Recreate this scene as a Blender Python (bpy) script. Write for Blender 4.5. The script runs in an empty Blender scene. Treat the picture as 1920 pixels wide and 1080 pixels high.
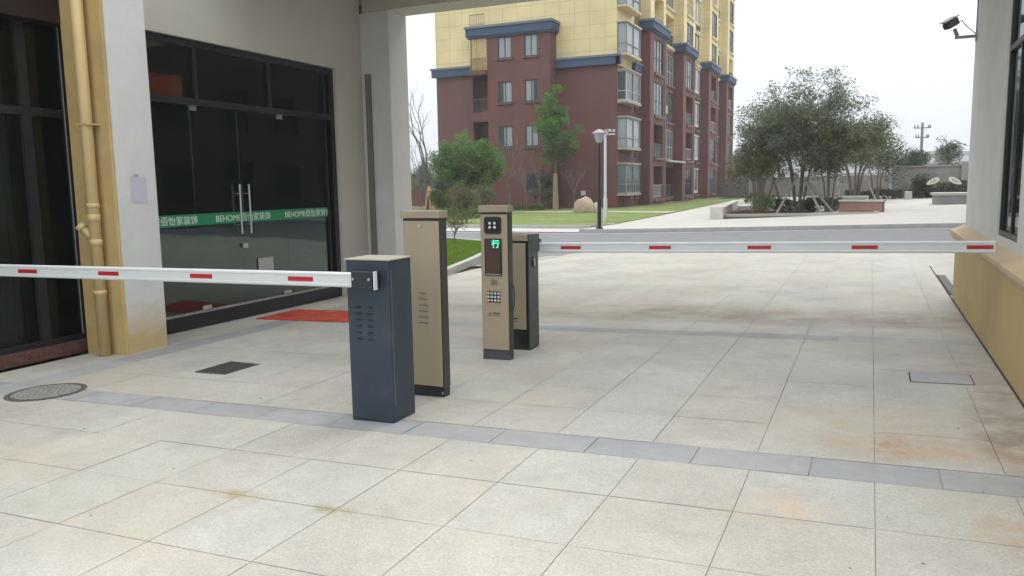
import bpy, bmesh, math, random
from mathutils import Vector, Matrix, noise
random.seed(7)
C = bpy.context.scene
COL = C.collection
rad = math.radians

# ------------------------------------------------------------------ camera, sky, sun, exposure
CX = Vector((0.9133932, 0.03683409, -0.40540857))     # camera-space (right, down, forward) of world X
CY = Vector((0.4067412, -0.12310861, 0.9052104))
CZ = Vector((-0.01656531, -0.99170981, -0.12742545))
EYE = Vector((0, 0, 1.5))
cam_d = bpy.data.cameras.new('camera')
cam = bpy.data.objects.new('camera', cam_d)
COL.objects.link(cam)
cam_d.sensor_width = 36
cam_d.lens = 1500 / 1920 * 36
cam_d.clip_start = 0.05
cam_d.clip_end = 4000
cam.matrix_world = Matrix((
    (CX.x, -CX.y, -CX.z, EYE.x),
    (CY.x, -CY.y, -CY.z, EYE.y),
    (CZ.x, -CZ.y, -CZ.z, EYE.z),
    (0, 0, 0, 1)))
C.camera = cam

SUN_EL, SUN_ROT = rad(58), rad(20)
world = bpy.data.worlds.new('World')
C.world = world
world.use_nodes = True
wn = world.node_tree
for n in list(wn.nodes):
    wn.nodes.remove(n)
sky = wn.nodes.new('ShaderNodeTexSky')
sky.sky_type = 'NISHITA'
sky.sun_disc = False
sky.sun_elevation = SUN_EL
sky.sun_rotation = SUN_ROT
sky.air_density = 1.0
sky.dust_density = 3.0
sky.ozone_density = 1.0
# an even cloud deck over the blue sky, a little brighter overhead
tc = wn.nodes.new('ShaderNodeTexCoord')
sep = wn.nodes.new('ShaderNodeSeparateXYZ')
wn.links.new(tc.outputs['Generated'], sep.inputs[0])
ramp = wn.nodes.new('ShaderNodeValToRGB')
ramp.color_ramp.elements[0].position = 0.0
ramp.color_ramp.elements[0].color = (4.5, 4.85, 5.5, 1)
e1 = ramp.color_ramp.elements.new(0.10); e1.color = (4.9, 5.3, 5.75, 1)
ramp.color_ramp.elements[1].position = 0.6
ramp.color_ramp.elements[1].color = (8.2, 8.5, 8.8, 1)
e2 = ramp.color_ramp.elements[-1]; e2.position = 0.6; e2.color = (11.5, 11.7, 11.8, 1)
e3 = ramp.color_ramp.elements.new(0.22); e3.color = (5.9, 6.3, 6.35, 1)
wn.links.new(sep.outputs['Z'], ramp.inputs[0])
nt = wn.nodes.new('ShaderNodeTexNoise'); nt.inputs['Scale'].default_value = 1.6; nt.inputs['Detail'].default_value = 4
wn.links.new(tc.outputs['Generated'], nt.inputs['Vector'])
mr = wn.nodes.new('ShaderNodeMapRange'); mr.inputs[1].default_value = 0.3; mr.inputs[2].default_value = 0.7
mr.inputs[3].default_value = 0.94; mr.inputs[4].default_value = 1.05
wn.links.new(nt.outputs[0], mr.inputs[0])
mul = wn.nodes.new('ShaderNodeVectorMath'); mul.operation = 'SCALE'
wn.links.new(ramp.outputs[0], mul.inputs[0]); wn.links.new(mr.outputs[0], mul.inputs['Scale'])
mix = wn.nodes.new('ShaderNodeMixRGB'); mix.inputs[0].default_value = 0.9
wn.links.new(sky.outputs[0], mix.inputs[1]); wn.links.new(mul.outputs[0], mix.inputs[2])
bg = wn.nodes.new('ShaderNodeBackground'); bg.inputs[1].default_value = 0.1
wo = wn.nodes.new('ShaderNodeOutputWorld')
wn.links.new(mix.outputs[0], bg.inputs[0]); wn.links.new(bg.outputs[0], wo.inputs[0])

sl = bpy.data.lights.new('sun', 'SUN')
sl.energy = 0.5; sl.angle = rad(25); sl.color = (1, 0.96, 0.9)
so = bpy.data.objects.new('sun', sl); COL.objects.link(so)
so.rotation_euler = (rad(90) - SUN_EL, 0, -SUN_ROT + rad(180))
so.location = (0, 0, 60)

C.view_settings.view_transform = 'Standard'
C.view_settings.look = 'None'
C.view_settings.gamma = 1
C.view_settings.exposure = 1.08

# ------------------------------------------------------------------ measuring helpers
SL = 0.02424                                   # the forecourt drains gently to the left
def gz(x):
    return SL * max(-8.3, min(4.2, x))
def ray(px, py):
    v = Vector((px - 960, py - 540, 1500))
    return Vector((CX.dot(v), CY.dot(v), CZ.dot(v)))
def at_y(px, py, Y):
    r = ray(px, py); return EYE + r * (Y / r.y)
def at_x(px, py, X):
    r = ray(px, py); return EYE + r * (X / r.x)
def at_z(px, py, Z):
    r = ray(px, py); return EYE + r * ((Z - 1.5) / r.z)

# ------------------------------------------------------------------ materials
MATS = {}
def mat(name, col, rough=0.6, var=0.12, scale=6.0, bump=0.0, bscale=60.0, metal=0.0, col2=None, stain=None, spec=0.5, detail=6, stretch=None, obj_coords=True, emit=None):
    if name in MATS: return MATS[name]
    m = bpy.data.materials.new(name); m.use_nodes = True
    nt = m.node_tree; N = nt.nodes; L = nt.links
    b = N['Principled BSDF']
    b.inputs['Roughness'].default_value = rough
    b.inputs['Metallic'].default_value = metal
    b.inputs['Specular IOR Level'].default_value = spec
    g = N.new('ShaderNodeNewGeometry')
    src = g.outputs['Position']
    if stretch:
        mp = N.new('ShaderNodeMapping'); mp.inputs['Scale'].default_value = stretch
        L.new(src, mp.inputs[0]); src = mp.outputs[0]
    t = N.new('ShaderNodeTexNoise'); t.inputs['Scale'].default_value = scale; t.inputs['Detail'].default_value = detail
    t.inputs['Roughness'].default_value = 0.6
    L.new(src, t.inputs['Vector'])
    r = N.new('ShaderNodeValToRGB')
    a = [c * (1 - var) for c in col]; z = [min(1, c * (1 + var)) for c in (col2 or col)]
    r.color_ramp.elements[0].position = 0.3; r.color_ramp.elements[0].color = (*a, 1)
    r.color_ramp.elements[1].position = 0.7; r.color_ramp.elements[1].color = (*z, 1)
    L.new(t.outputs[0], r.inputs[0])
    out = r.outputs[0]
    if stain:                                   # (colour, scale, threshold, strength)
        sc, ss, th, st = stain
        t2 = N.new('ShaderNodeTexNoise'); t2.inputs['Scale'].default_value = ss; t2.inputs['Detail'].default_value = 8
        L.new(src, t2.inputs['Vector'])
        m2 = N.new('ShaderNodeMapRange'); m2.inputs[1].default_value = th; m2.inputs[2].default_value = th + 0.18
        m2.inputs[3].default_value = 0; m2.inputs[4].default_value = st
        L.new(t2.outputs[0], m2.inputs[0])
        mx = N.new('ShaderNodeMixRGB'); L.new(m2.outputs[0], mx.inputs[0]); L.new(out, mx.inputs[1]); mx.inputs[2].default_value = (*sc, 1)
        out = mx.outputs[0]
    L.new(out, b.inputs['Base Color'])
    if bump:
        t3 = N.new('ShaderNodeTexNoise'); t3.inputs['Scale'].default_value = bscale; t3.inputs['Detail'].default_value = 5
        L.new(src, t3.inputs['Vector'])
        bp = N.new('ShaderNodeBump'); bp.inputs['Strength'].default_value = bump; bp.inputs['Distance'].default_value = 0.02
        L.new(t3.outputs[0], bp.inputs['Height']); L.new(bp.outputs[0], b.inputs['Normal'])
    if emit:
        b.inputs['Emission Color'].default_value = (*emit[0], 1); b.inputs['Emission Strength'].default_value = emit[1]
    MATS[name] = m
    return m

def leafmat(name, dark, light, trans=0.25):
    m = bpy.data.materials.new(name); m.use_nodes = True
    N = m.node_tree.nodes; L = m.node_tree.links
    b = N['Principled BSDF']; b.inputs['Roughness'].default_value = 0.5
    b.inputs['Specular IOR Level'].default_value = 0.3
    g = N.new('ShaderNodeNewGeometry'); r = N.new('ShaderNodeValToRGB')
    r.color_ramp.elements[0].color = (*dark, 1); r.color_ramp.elements[1].color = (*light, 1)
    L.new(g.outputs['Random Per Island'], r.inputs[0]); L.new(r.outputs[0], b.inputs['Base Color'])
    tr = N.new('ShaderNodeBsdfTranslucent'); L.new(r.outputs[0], tr.inputs[0])
    mx = N.new('ShaderNodeMixShader'); mx.inputs[0].default_value = trans
    o = N['Material Output']
    L.new(b.outputs[0], mx.inputs[1]); L.new(tr.outputs[0], mx.inputs[2]); L.new(mx.outputs[0], o.inputs[0])
    MATS[name] = m
    return m

def glassmat(name, tint, refl=0.06, rough=0.02, alpha_tint=None):
    m = bpy.data.materials.new(name); m.use_nodes = True
    N = m.node_tree.nodes; L = m.node_tree.links
    for n in list(N):
        if n.type == 'BSDF_PRINCIPLED': N.remove(n)
    o = [n for n in N if n.type == 'OUTPUT_MATERIAL'][0]
    t = N.new('ShaderNodeBsdfTransparent'); t.inputs[0].default_value = (*tint, 1)
    gl = N.new('ShaderNodeBsdfGlossy'); gl.inputs['Roughness'].default_value = rough
    gl.inputs['Color'].default_value = (0.9, 0.95, 0.95, 1)
    f = N.new('ShaderNodeFresnel'); f.inputs['IOR'].default_value = 1.5
    ad = N.new('ShaderNodeMath'); ad.operation = 'MULTIPLY_ADD'; ad.inputs[1].default_value = 0.38; ad.inputs[2].default_value = refl
    ad.use_clamp = True
    L.new(f.outputs[0], ad.inputs[0])
    mx = N.new('ShaderNodeMixShader'); L.new(ad.outputs[0], mx.inputs[0]); L.new(t.outputs[0], mx.inputs[1]); L.new(gl.outputs[0], mx.inputs[2])
    tx = N.new('ShaderNodeTexNoise'); tx.inputs['Scale'].default_value = 1.3; tx.inputs['Detail'].default_value = 1
    bp = N.new('ShaderNodeBump'); bp.inputs['Strength'].default_value = 0.05; bp.inputs['Distance'].default_value = 0.05
    g = N.new('ShaderNodeNewGeometry'); L.new(g.outputs['Position'], tx.inputs['Vector'])
    L.new(tx.outputs[0], bp.inputs['Height']); L.new(bp.outputs[0], gl.inputs['Normal'])
    L.new(mx.outputs[0], o.inputs[0])
    MATS[name] = m
    return m

# ------------------------------------------------------------------ mesh builder
def tag(o, label=None, cat=None, group=None, kind=None):
    if label: o['label'] = label
    if cat: o['category'] = cat
    if group: o['group'] = group
    if kind: o['kind'] = kind
    return o

def root(name, loc, label, cat, group=None):
    o = bpy.data.objects.new(name, None); COL.objects.link(o)
    o.location = loc; o.empty_display_size = 0.2
    o['_base'] = tuple(loc)
    return tag(o, label, cat, group)

class MB:
    def __init__(s): s.v = []; s.f = []; s.tone = None
    def add(s, vs, fs):
        n = len(s.v); s.v += [tuple(v) for v in vs]; s.f += [tuple(i + n for i in f) for f in fs]; return s
    def box(s, x0, x1, y0, y1, z0, z1):
        return s.add([(x0, y0, z0), (x1, y0, z0), (x1, y1, z0), (x0, y1, z0), (x0, y0, z1), (x1, y0, z1), (x1, y1, z1), (x0, y1, z1)],
                     [(3, 2, 1, 0), (4, 5, 6, 7), (0, 1, 5, 4), (1, 2, 6, 5), (2, 3, 7, 6), (3, 0, 4, 7)])
    def obox(s, o, u, n, u0, u1, d0, d1, z0, z1):          # box in a wall frame: u along, n outward
        P = lambda a, d, z: (o[0] + u[0] * a + n[0] * d, o[1] + u[1] * a + n[1] * d, z)
        vs = [P(u0, d0, z0), P(u1, d0, z0), P(u1, d1, z0), P(u0, d1, z0), P(u0, d0, z1), P(u1, d0, z1), P(u1, d1, z1), P(u0, d1, z1)]
        return s.add(vs, [(3, 2, 1, 0), (4, 5, 6, 7), (0, 1, 5, 4), (1, 2, 6, 5), (2, 3, 7, 6), (3, 0, 4, 7)])
    def quad(s, a, b, c, d): return s.add([a, b, c, d], [(0, 1, 2, 3)])
    def tube(s, p0, p1, r0, r1=None, n=8, caps=True):
        r1 = r0 if r1 is None else r1
        p0 = Vector(p0); p1 = Vector(p1); d = (p1 - p0)
        if d.length < 1e-6: return s
        d.normalize()
        a = d.orthogonal().normalized(); b = d.cross(a)
        vs = []
        for p, r in ((p0, r0), (p1, r1)):
            for i in range(n):
                t = 2 * math.pi * i / n
                vs.append(p + a * (math.cos(t) * r) + b * (math.sin(t) * r))
        fs = [(i, (i + 1) % n, n + (i + 1) % n, n + i) for i in range(n)]
        if caps: fs += [tuple(range(n - 1, -1, -1)), tuple(range(n, 2 * n))]
        return s.add(vs, fs)
    def path(s, pts, rs, n=6):
        for i in range(len(pts) - 1): s.tube(pts[i], pts[i + 1], rs[i], rs[i + 1], n, True)
        return s
    def prism(s, pts, z0, z1):                             # pts 2D ccw; z may be callables
        f0 = z0 if callable(z0) else (lambda x: z0); f1 = z1 if callable(z1) else (lambda x: z1)
        n = len(pts)
        vs = [(x, y, f0(x)) for x, y in pts] + [(x, y, f1(x)) for x, y in pts]
        return s.add(vs, [tuple(range(n - 1, -1, -1)), tuple(range(n, 2 * n))] + [(i, (i + 1) % n, n + (i + 1) % n, n + i) for i in range(n)])
    def facade(s, o, u, n, u0, u1, z0, z1, holes, depth=0.15):
        """a wall face with real openings and reveals"""
        P = lambda a, z, d=0: (o[0] + u[0] * a + n[0] * d, o[1] + u[1] * a + n[1] * d, z)
        us = sorted({u0, u1} | {h[0] for h in holes} | {h[1] for h in holes})
        zs = sorted({z0, z1} | {h[2] for h in holes} | {h[3] for h in holes})
        for i in range(len(us) - 1):
            for j in range(len(zs) - 1):
                mu = (us[i] + us[i + 1]) / 2; mz = (zs[j] + zs[j + 1]) / 2
                if mu < u0 or mu > u1 or mz < z0 or mz > z1: continue
                if any(h[0] < mu < h[1] and h[2] < mz < h[3] for h in holes): continue
                s.quad(P(us[i], zs[j]), P(us[i + 1], zs[j]), P(us[i + 1], zs[j + 1]), P(us[i], zs[j + 1]))
        for h in holes:
            a, b, c, d = h[:4]; D = -(h[4] if len(h) > 4 else depth)
            s.quad(P(a, c), P(b, c), P(b, c, D), P(a, c, D)); s.quad(P(a, d), P(a, d, D), P(b, d, D), P(b, d))
            s.quad(P(a, c), P(a, c, D), P(a, d, D), P(a, d)); s.quad(P(b, c), P(b, d), P(b, d, D), P(b, c, D))
            if len(h) > 4: s.quad(P(a, c, D), P(b, c, D), P(b, d, D), P(a, d, D))
        return s
    def build(s, name, m, parent=None, bevel=0, smooth=False, kind=None, label=None):
        base = Vector((0, 0, 0)); p = parent
        if p is not None:
            while p.parent: p = p.parent
            if '_base' in p: base = Vector(p['_base'])
        me = bpy.data.meshes.new(name)
        me.from_pydata([(v[0] - base.x, v[1] - base.y, v[2] - base.z) for v in s.v], [], s.f)
        if bevel or smooth == 'weld':
            bm = bmesh.new(); bm.from_mesh(me)
            bmesh.ops.remove_doubles(bm, verts=bm.verts, dist=1e-5)
            if bevel:
                es = [e for e in bm.edges if len(e.link_faces) == 2 and e.calc_face_angle(0) > 0.5]
                bmesh.ops.bevel(bm, geom=es, offset=bevel, segments=2, affect='EDGES', profile=0.5)
            bm.to_mesh(me); bm.free()
        if s.tone is not None:
            at = me.attributes.new('tone', 'FLOAT', 'FACE')
            for i, t in enumerate(s.tone): at.data[i].value = t
        if smooth:
            me.polygons.foreach_set('use_smooth', [True] * len(me.polygons))
        me.materials.append(m)
        o = bpy.data.objects.new(name, me); COL.objects.link(o)
        if parent is not None: o.parent = parent
        if kind: o['kind'] = kind
        if label: o['label'] = label
        return o

def copy_tree(o, parent=None):
    c = o.copy(); COL.objects.link(c)
    if parent is not None: c.parent = parent
    for ch in [x for x in COL.objects if x.parent == o]: copy_tree(ch, c)
    return c

def text_mesh(name, body, size, M, m, parent, extrude=0.001, width=None, thick=0.0, label=None):
    cu = bpy.data.curves.new(name, 'FONT'); cu.body = body; cu.size = size; cu.extrude = extrude
    cu.offset = thick
    cu.resolution_u = 3
    to = bpy.data.objects.new(name + '_tmp', cu); COL.objects.link(to)
    bpy.context.view_layer.update()
    me = bpy.data.meshes.new_from_object(to.evaluated_get(bpy.context.evaluated_depsgraph_get()))
    COL.objects.unlink(to); bpy.data.objects.remove(to)
    xs = [v.co.x for v in me.vertices]
    x0, x1 = min(xs), max(xs); k = (width / (x1 - x0)) if width else 1
    base = Vector((0, 0, 0)); p = parent
    while p is not None and p.parent: p = p.parent
    if p is not None and '_base' in p: base = Vector(p['_base'])
    for v in me.vertices:
        q = M @ Vector(((v.co.x - x0) * k, v.co.y, v.co.z)); v.co = q - base
    me.materials.clear(); me.materials.append(m)
    o = bpy.data.objects.new(name, me); COL.objects.link(o); o.parent = parent
    if label: o['label'] = label
    return o

# ------------------------------------------------------------------ palette
m_white = mat('white_plaster', (0.60, 0.60, 0.59), 0.8, 0.05, 2.5, 0.15, 40, stain=((0.5, 0.49, 0.46), 1.4, 0.55, 0.35))
m_cream = mat('cream_plaster', (0.50, 0.485, 0.43), 0.8, 0.05, 1.5, 0.15, 40)
m_yellow = mat('yellow_plaster', (0.50, 0.36, 0.155), 0.75, 0.08, 3, 0.15, 40, stain=((0.36, 0.25, 0.12), 1.8, 0.56, 0.5))
m_pipe = mat('yellow_pipe', (0.56, 0.42, 0.20), 0.45, 0.05, 5)
m_frame = mat('dark_frame', (0.014, 0.016, 0.018), 0.4, 0.2, 8)
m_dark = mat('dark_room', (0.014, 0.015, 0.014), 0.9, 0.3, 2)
m_roomfloor = mat('room_floor', (0.05, 0.05, 0.045), 0.4, 0.2, 3)
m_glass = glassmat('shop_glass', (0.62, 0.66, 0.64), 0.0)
m_green = mat('green_film', (0.004, 0.22, 0.09), 0.5, 0.06, 8)
m_lettw = mat('white_lettering', (0.75, 0.8, 0.76), 0.5, 0.03)
m_steel = mat('brushed_steel', (0.55, 0.55, 0.54), 0.3, 0.06, 30, metal=0.9)
m_navy = mat('navy_powder_coat', (0.024, 0.040, 0.062), 0.42, 0.10, 4, 0.05, 300, stain=((0.07, 0.075, 0.075), 6, 0.60, 0.5))
m_black = mat('black_plastic', (0.012, 0.012, 0.014), 0.35, 0.2, 10)
m_tan = mat('champagne_metal', (0.345, 0.283, 0.197), 0.42, 0.05, 3, 0.03, 300, stretch=(1, 1, 0.15), spec=0.4)
m_tanlid = mat('champagne_lid', (0.32, 0.26, 0.19), 0.5, 0.06, 5)
m_trim = mat('dark_green_trim', (0.030, 0.037, 0.032), 0.4, 0.15, 6)
m_darksteel = mat('dark_steel', (0.075, 0.088, 0.09), 0.3, 0.25, 3, metal=0.5, stretch=(6, 6, 0.4))
m_arm = mat('white_arm', (0.62, 0.64, 0.65), 0.4, 0.04, 5)
m_red = mat('red_reflector', (0.42, 0.012, 0.022), 0.35, 0.06, 60)
m_bird = mat('grey_concrete', (0.38, 0.37, 0.35), 0.85, 0.12, 3, 0.2, 60)
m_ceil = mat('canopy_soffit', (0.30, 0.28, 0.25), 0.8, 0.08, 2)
m_groove = mat('grey_strip', (0.17, 0.165, 0.14), 0.7, 0.06, 2)

# ------------------------------------------------------------------ setting: ground
def sheet(name, polys, dz, m, kind='structure'):
    bm = bmesh.new()
    for poly in polys:
        vs = [bm.verts.new((x, y, 0)) for x, y in poly]
        f = bm.faces.new(vs)
        if f.normal.z < 0 or True:
            f.normal_update()
            if f.normal.z < 0: f.normal_flip()
    for cx in (-8.3, 4.2):
        bmesh.ops.bisect_plane(bm, geom=bm.verts[:] + bm.edges[:] + bm.faces[:], plane_co=(cx, 0, 0), plane_no=(1, 0, 0))
    for v in bm.verts: v.co.z = gz(v.co.x) + dz
    me = bpy.data.meshes.new(name); bm.to_mesh(me); bm.free()
    me.materials.append(m); o = bpy.data.objects.new(name, me); COL.objects.link(o); o['kind'] = kind
    return o

m_soil = mat('ground_earth', (0.17, 0.15, 0.11), 0.95, 0.2, 0.6, 0.3, 8, col2=(0.12, 0.15, 0.06))
m_joint = mat('paving_joint', (0.38, 0.365, 0.32), 0.95, 0.1, 2, stain=((0.12, 0.105, 0.085), 1.1, 0.49, 0.9))
m_grass = mat('grass_sheet', (0.13, 0.20, 0.035), 0.95, 0.3, 2.5, 0.6, 60, stain=((0.23, 0.21, 0.09), 0.5, 0.46, 0.75))
m_asphalt = mat('road_asphalt', (0.175, 0.18, 0.19), 0.8, 0.10, 2, 0.25, 120)
m_plaza = mat('plaza_paving', (0.46, 0.45, 0.41), 0.8, 0.06, 0.8, 0.1, 60)
m_kerb = mat('granite_kerb', (0.40, 0.40, 0.38), 0.8, 0.12, 4, 0.2, 80)

def tile_mat(name, a, b, speck, rust_and_bands=False):
    m = bpy.data.materials.new(name); m.use_nodes = True
    N = m.node_tree.nodes; L = m.node_tree.links
    p = N['Principled BSDF']; p.inputs['Specular IOR Level'].default_value = 0.35
    at = N.new('ShaderNodeAttribute'); at.attribute_name = 'tone'
    g = N.new('ShaderNodeNewGeometry')
    mx = N.new('ShaderNodeValToRGB'); er = mx.color_ramp
    er.elements[0].color = (*[c * 0.97 for c in a], 1); er.elements[1].color = (*b, 1)
    x_ = er.elements.new(0.12); x_.color = (a[0] * .99, a[1] * .985, a[2] * .975, 1)
    x_ = er.elements.new(0.5); x_.color = (a[0] * 1.03, a[1] * 1.01, a[2] * 0.985, 1)
    x_ = er.elements.new(0.8); x_.color = (b[0] * .97, b[1], b[2] * 0.97, 1)
    L.new(at.outputs['Fac'], mx.inputs[0])
    def nz(scale, detail, lo, hi, o0, o1, rough=0.55):
        t = N.new('ShaderNodeTexNoise'); t.inputs['Scale'].default_value = scale; t.inputs['Detail'].default_value = detail
        t.inputs['Roughness'].default_value = rough
        L.new(g.outputs['Position'], t.inputs['Vector'])
        r = N.new('ShaderNodeMapRange'); r.inputs[1].default_value = lo; r.inputs[2].default_value = hi
        r.inputs[3].default_value = o0; r.inputs[4].default_value = o1; L.new(t.outputs[0], r.inputs[0]); return r, t
    out = mx.outputs[0]
    def mulc(fac_out):
        nonlocal out
        v = N.new('ShaderNodeVectorMath'); v.operation = 'SCALE'; L.new(out, v.inputs[0]); L.new(fac_out, v.inputs['Scale']); out = v.outputs[0]
    r, _ = nz(0.9, 7, 0.3, 0.7, 0.86, 1.10); mulc(r.outputs[0])
    r, _ = nz(7, 8, 0.3, 0.7, 0.91, 1.08, 0.75); mulc(r.outputs[0])
    r, tt = nz(85, 3, 0.34, 0.66, 1 - speck, 1 + speck, 0.8); mulc(r.outputs[0])
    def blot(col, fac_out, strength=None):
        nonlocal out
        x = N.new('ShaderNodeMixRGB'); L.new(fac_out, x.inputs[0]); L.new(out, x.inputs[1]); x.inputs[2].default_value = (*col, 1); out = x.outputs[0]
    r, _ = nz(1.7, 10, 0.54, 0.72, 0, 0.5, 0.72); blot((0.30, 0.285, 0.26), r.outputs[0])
    r, _ = nz(0.7, 8, 0.52, 0.70, 0, 0.45, 0.7); blot((0.46, 0.40, 0.30), r.outputs[0])
    def spot(cx, cy, rx, ry, col, st, nscale=3.0):
        sp = N.new('ShaderNodeSeparateXYZ'); L.new(g.outputs['Position'], sp.inputs[0])
        def ax(o, c, rr):
            q = N.new('ShaderNodeMath'); q.operation = 'SUBTRACT'; L.new(o, q.inputs[0]); q.inputs[1].default_value = c
            w = N.new('ShaderNodeMath'); w.operation = 'DIVIDE'; L.new(q.outputs[0], w.inputs[0]); w.inputs[1].default_value = rr
            e = N.new('ShaderNodeMath'); e.operation = 'POWER'; L.new(w.outputs[0], e.inputs[0]); e.inputs[1].default_value = 2; return e
        s_ = N.new('ShaderNodeMath'); s_.operation = 'ADD'; L.new(ax(sp.outputs[0], cx, rx).outputs[0], s_.inputs[0]); L.new(ax(sp.outputs[1], cy, ry).outputs[0], s_.inputs[1])
        f = N.new('ShaderNodeMapRange'); f.inputs[1].default_value = 0; f.inputs[2].default_value = 1.6; f.inputs[3].default_value = 1; f.inputs[4].default_value = 0
        L.new(s_.outputs[0], f.inputs[0])
        r, _ = nz(nscale, 8, 0.36, 0.62, 0.0, st, 0.7)
        k = N.new('ShaderNodeMath'); k.operation = 'MULTIPLY'; L.new(f.outputs[0], k.inputs[0]); L.new(r.outputs[0], k.inputs[1])
        blot(col, k.outputs[0])
    if rust_and_bands:
        spot(0.35, 4.84, 0.55, 0.20, (0.43, 0.27, 0.13), 0.75, 6)
        spot(0.1, 5.3, 0.8, 0.35, (0.42, 0.34, 0.24), 0.5, 3)
        spot(0.16, 4.85, 0.10, 0.25, (0.35, 0.2, 0.10), 0.6, 6)
        spot(-0.35, 3.75, 0.25, 0.2, (0.52, 0.36, 0.20), 0.5, 5)
        spot(0.60, 3.75, 0.15, 0.2, (0.40, 0.28, 0.18), 0.7, 5)
        spot(-2.35, 3.05, 0.12, 0.06, (0.25, 0.22, 0.07), 0.9, 9)
        spot(-2.95, 3.05, 0.18, 0.06, (0.33, 0.27, 0.12), 0.9, 9)
        spot(-4.9, 3.0, 0.9, 0.35, (0.42, 0.38, 0.25), 0.5, 3)
        spot(-0.6, 9.45, 4.8, 0.62, (0.245, 0.205, 0.16), 1.25, 0.55)   # darker brown band just under the canopy edge
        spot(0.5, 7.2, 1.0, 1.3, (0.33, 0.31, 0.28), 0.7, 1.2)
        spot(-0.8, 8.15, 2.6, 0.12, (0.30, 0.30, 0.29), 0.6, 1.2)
        spot(-6.9, 4.9, 0.6, 1.2, (0.40, 0.42, 0.36), 0.5, 2)
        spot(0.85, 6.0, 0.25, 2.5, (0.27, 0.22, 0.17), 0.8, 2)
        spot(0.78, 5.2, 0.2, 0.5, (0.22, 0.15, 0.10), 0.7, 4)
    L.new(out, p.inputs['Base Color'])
    rr, _ = nz(1.5, 5, 0.3, 0.7, 0.5, 0.8); L.new(rr.outputs[0], p.inputs['Roughness'])
    bp = N.new('ShaderNodeBump'); bp.inputs['Strength'].default_value = 0.12; bp.inputs['Distance'].default_value = 0.004
    L.new(tt.outputs[0], bp.inputs['Height']); L.new(bp.outputs[0], p.inputs['Normal'])
    MATS[name] = m
    return m
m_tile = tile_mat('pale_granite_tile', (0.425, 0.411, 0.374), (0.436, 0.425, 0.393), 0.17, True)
m_tileg = tile_mat('grey_granite_tile', (0.31, 0.32, 0.33), (0.37, 0.38, 0.39), 0.06)

sheet('ground', [[(-500, -60), (500, -60), (500, 900), (-500, 900)]], -0.06, m_soil)
bed = [(-7.45, -8), (4.2, -8), (9, -8), (9, 19), (-5.2, 19), (-6.3, 18.6), (-6.9, 17.6), (-7.3, 16), (-7.3, 11.5), (-7.45, 11.5)]
sheet('paving_bed', [bed], -0.005, m_joint)

def inside_pave(x, y):
    if y > 11.5:
        if x < -7.25: return False
        if y > 15.5 and x < -7.3 + (y - 16) * 0.35: return False
    return True
def tiles(name, xs, ys, m, gap=0.0035, jit=0.0):
    mb = MB(); mb.tone = []
    for i in range(len(xs) - 1):
        for j in range(len(ys) - 1):
            a, b, c, d = xs[i] + gap / 2, xs[i + 1] - gap / 2, ys[j] + gap / 2, ys[j + 1] - gap / 2
            if not inside_pave(a, d): continue
            h = random.uniform(0, 0.0012)
            mb.quad((a, c, gz(a) + h), (b, c, gz(b) + h), (b, d, gz(b) + h), (a, d, gz(a) + h))
            mb.tone.append(random.random())
    return mb.build(name, m, kind='structure')
def lines(a, step, n): return [a + step * i for i in range(n)]
xs_main = [x for x in lines(0.07 - 0.6 * 11, 0.6, 12)] + [0.67, 1.27]      # -6.53 .. 1.27
ys_near = [4.22 - 0.585 * k for k in range(16, -1, -1)]
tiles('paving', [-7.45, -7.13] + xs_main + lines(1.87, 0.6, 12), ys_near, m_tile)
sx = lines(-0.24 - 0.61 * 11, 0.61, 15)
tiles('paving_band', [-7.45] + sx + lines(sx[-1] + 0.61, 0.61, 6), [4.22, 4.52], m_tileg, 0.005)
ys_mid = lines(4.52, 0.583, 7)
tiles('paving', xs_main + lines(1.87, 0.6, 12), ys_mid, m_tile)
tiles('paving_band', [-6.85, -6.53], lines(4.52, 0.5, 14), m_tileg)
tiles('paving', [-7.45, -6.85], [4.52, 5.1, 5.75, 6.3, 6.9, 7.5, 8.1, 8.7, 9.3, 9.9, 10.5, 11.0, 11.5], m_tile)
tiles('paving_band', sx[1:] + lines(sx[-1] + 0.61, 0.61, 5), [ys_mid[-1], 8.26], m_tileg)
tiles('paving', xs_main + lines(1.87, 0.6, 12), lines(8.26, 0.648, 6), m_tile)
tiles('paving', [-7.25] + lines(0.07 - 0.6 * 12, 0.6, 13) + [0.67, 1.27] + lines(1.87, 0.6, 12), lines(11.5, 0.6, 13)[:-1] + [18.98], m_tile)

# road, plaza, lawns
sheet('road', [[(-60, 22.2), (-12, 22.0), (-9.6, 20.6), (-8.6, 18.2), (-7.75, 15.2), (-7.3, 15.2), (-7.3, 16), (-6.9, 17.6), (-6.3, 18.6), (-5.2, 19), (60, 19), (60, 27), (-60, 27)]], -0.02, m_asphalt)
sheet('road_edge_line', [[(-60, 26.45), (60, 26.45), (60, 26.6), (-60, 26.6)]], -0.012, mat('worn_white_paint', (0.55, 0.56, 0.57), 0.7, 0.15, 5))
sheet('sidewalk', [[(-60, 27), (-9.5, 27), (-9.5, 29.2), (-60, 29.2)]], 0.0, m_plaza)
sheet('lawn', [[(-40, 11.5), (-7.22, 11.5), (-7.05, 12.3), (-7.9, 15.2), (-8.75, 18.2), (-9.75, 20.5), (-12, 21.85), (-60, 22.05), (-60, 11.5)]], 0.10, m_grass)
LAWN2 = [(-70, 29.35), (-9.85, 29.35), (-9.3, 30.8), (-9.6, 39.75), (-11.0, 78), (-14, 78), (-14, 110), (-70, 110)]
sheet('lawn', [LAWN2], 0.10, m_grass)
sheet('plaza', [[(-9.45, 27.16), (70, 27.16), (70, 140), (-13.0, 140), (-10.9, 78), (-9.45, 39.75), (-9.2, 30.8)]], 0.10, m_plaza)
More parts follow.
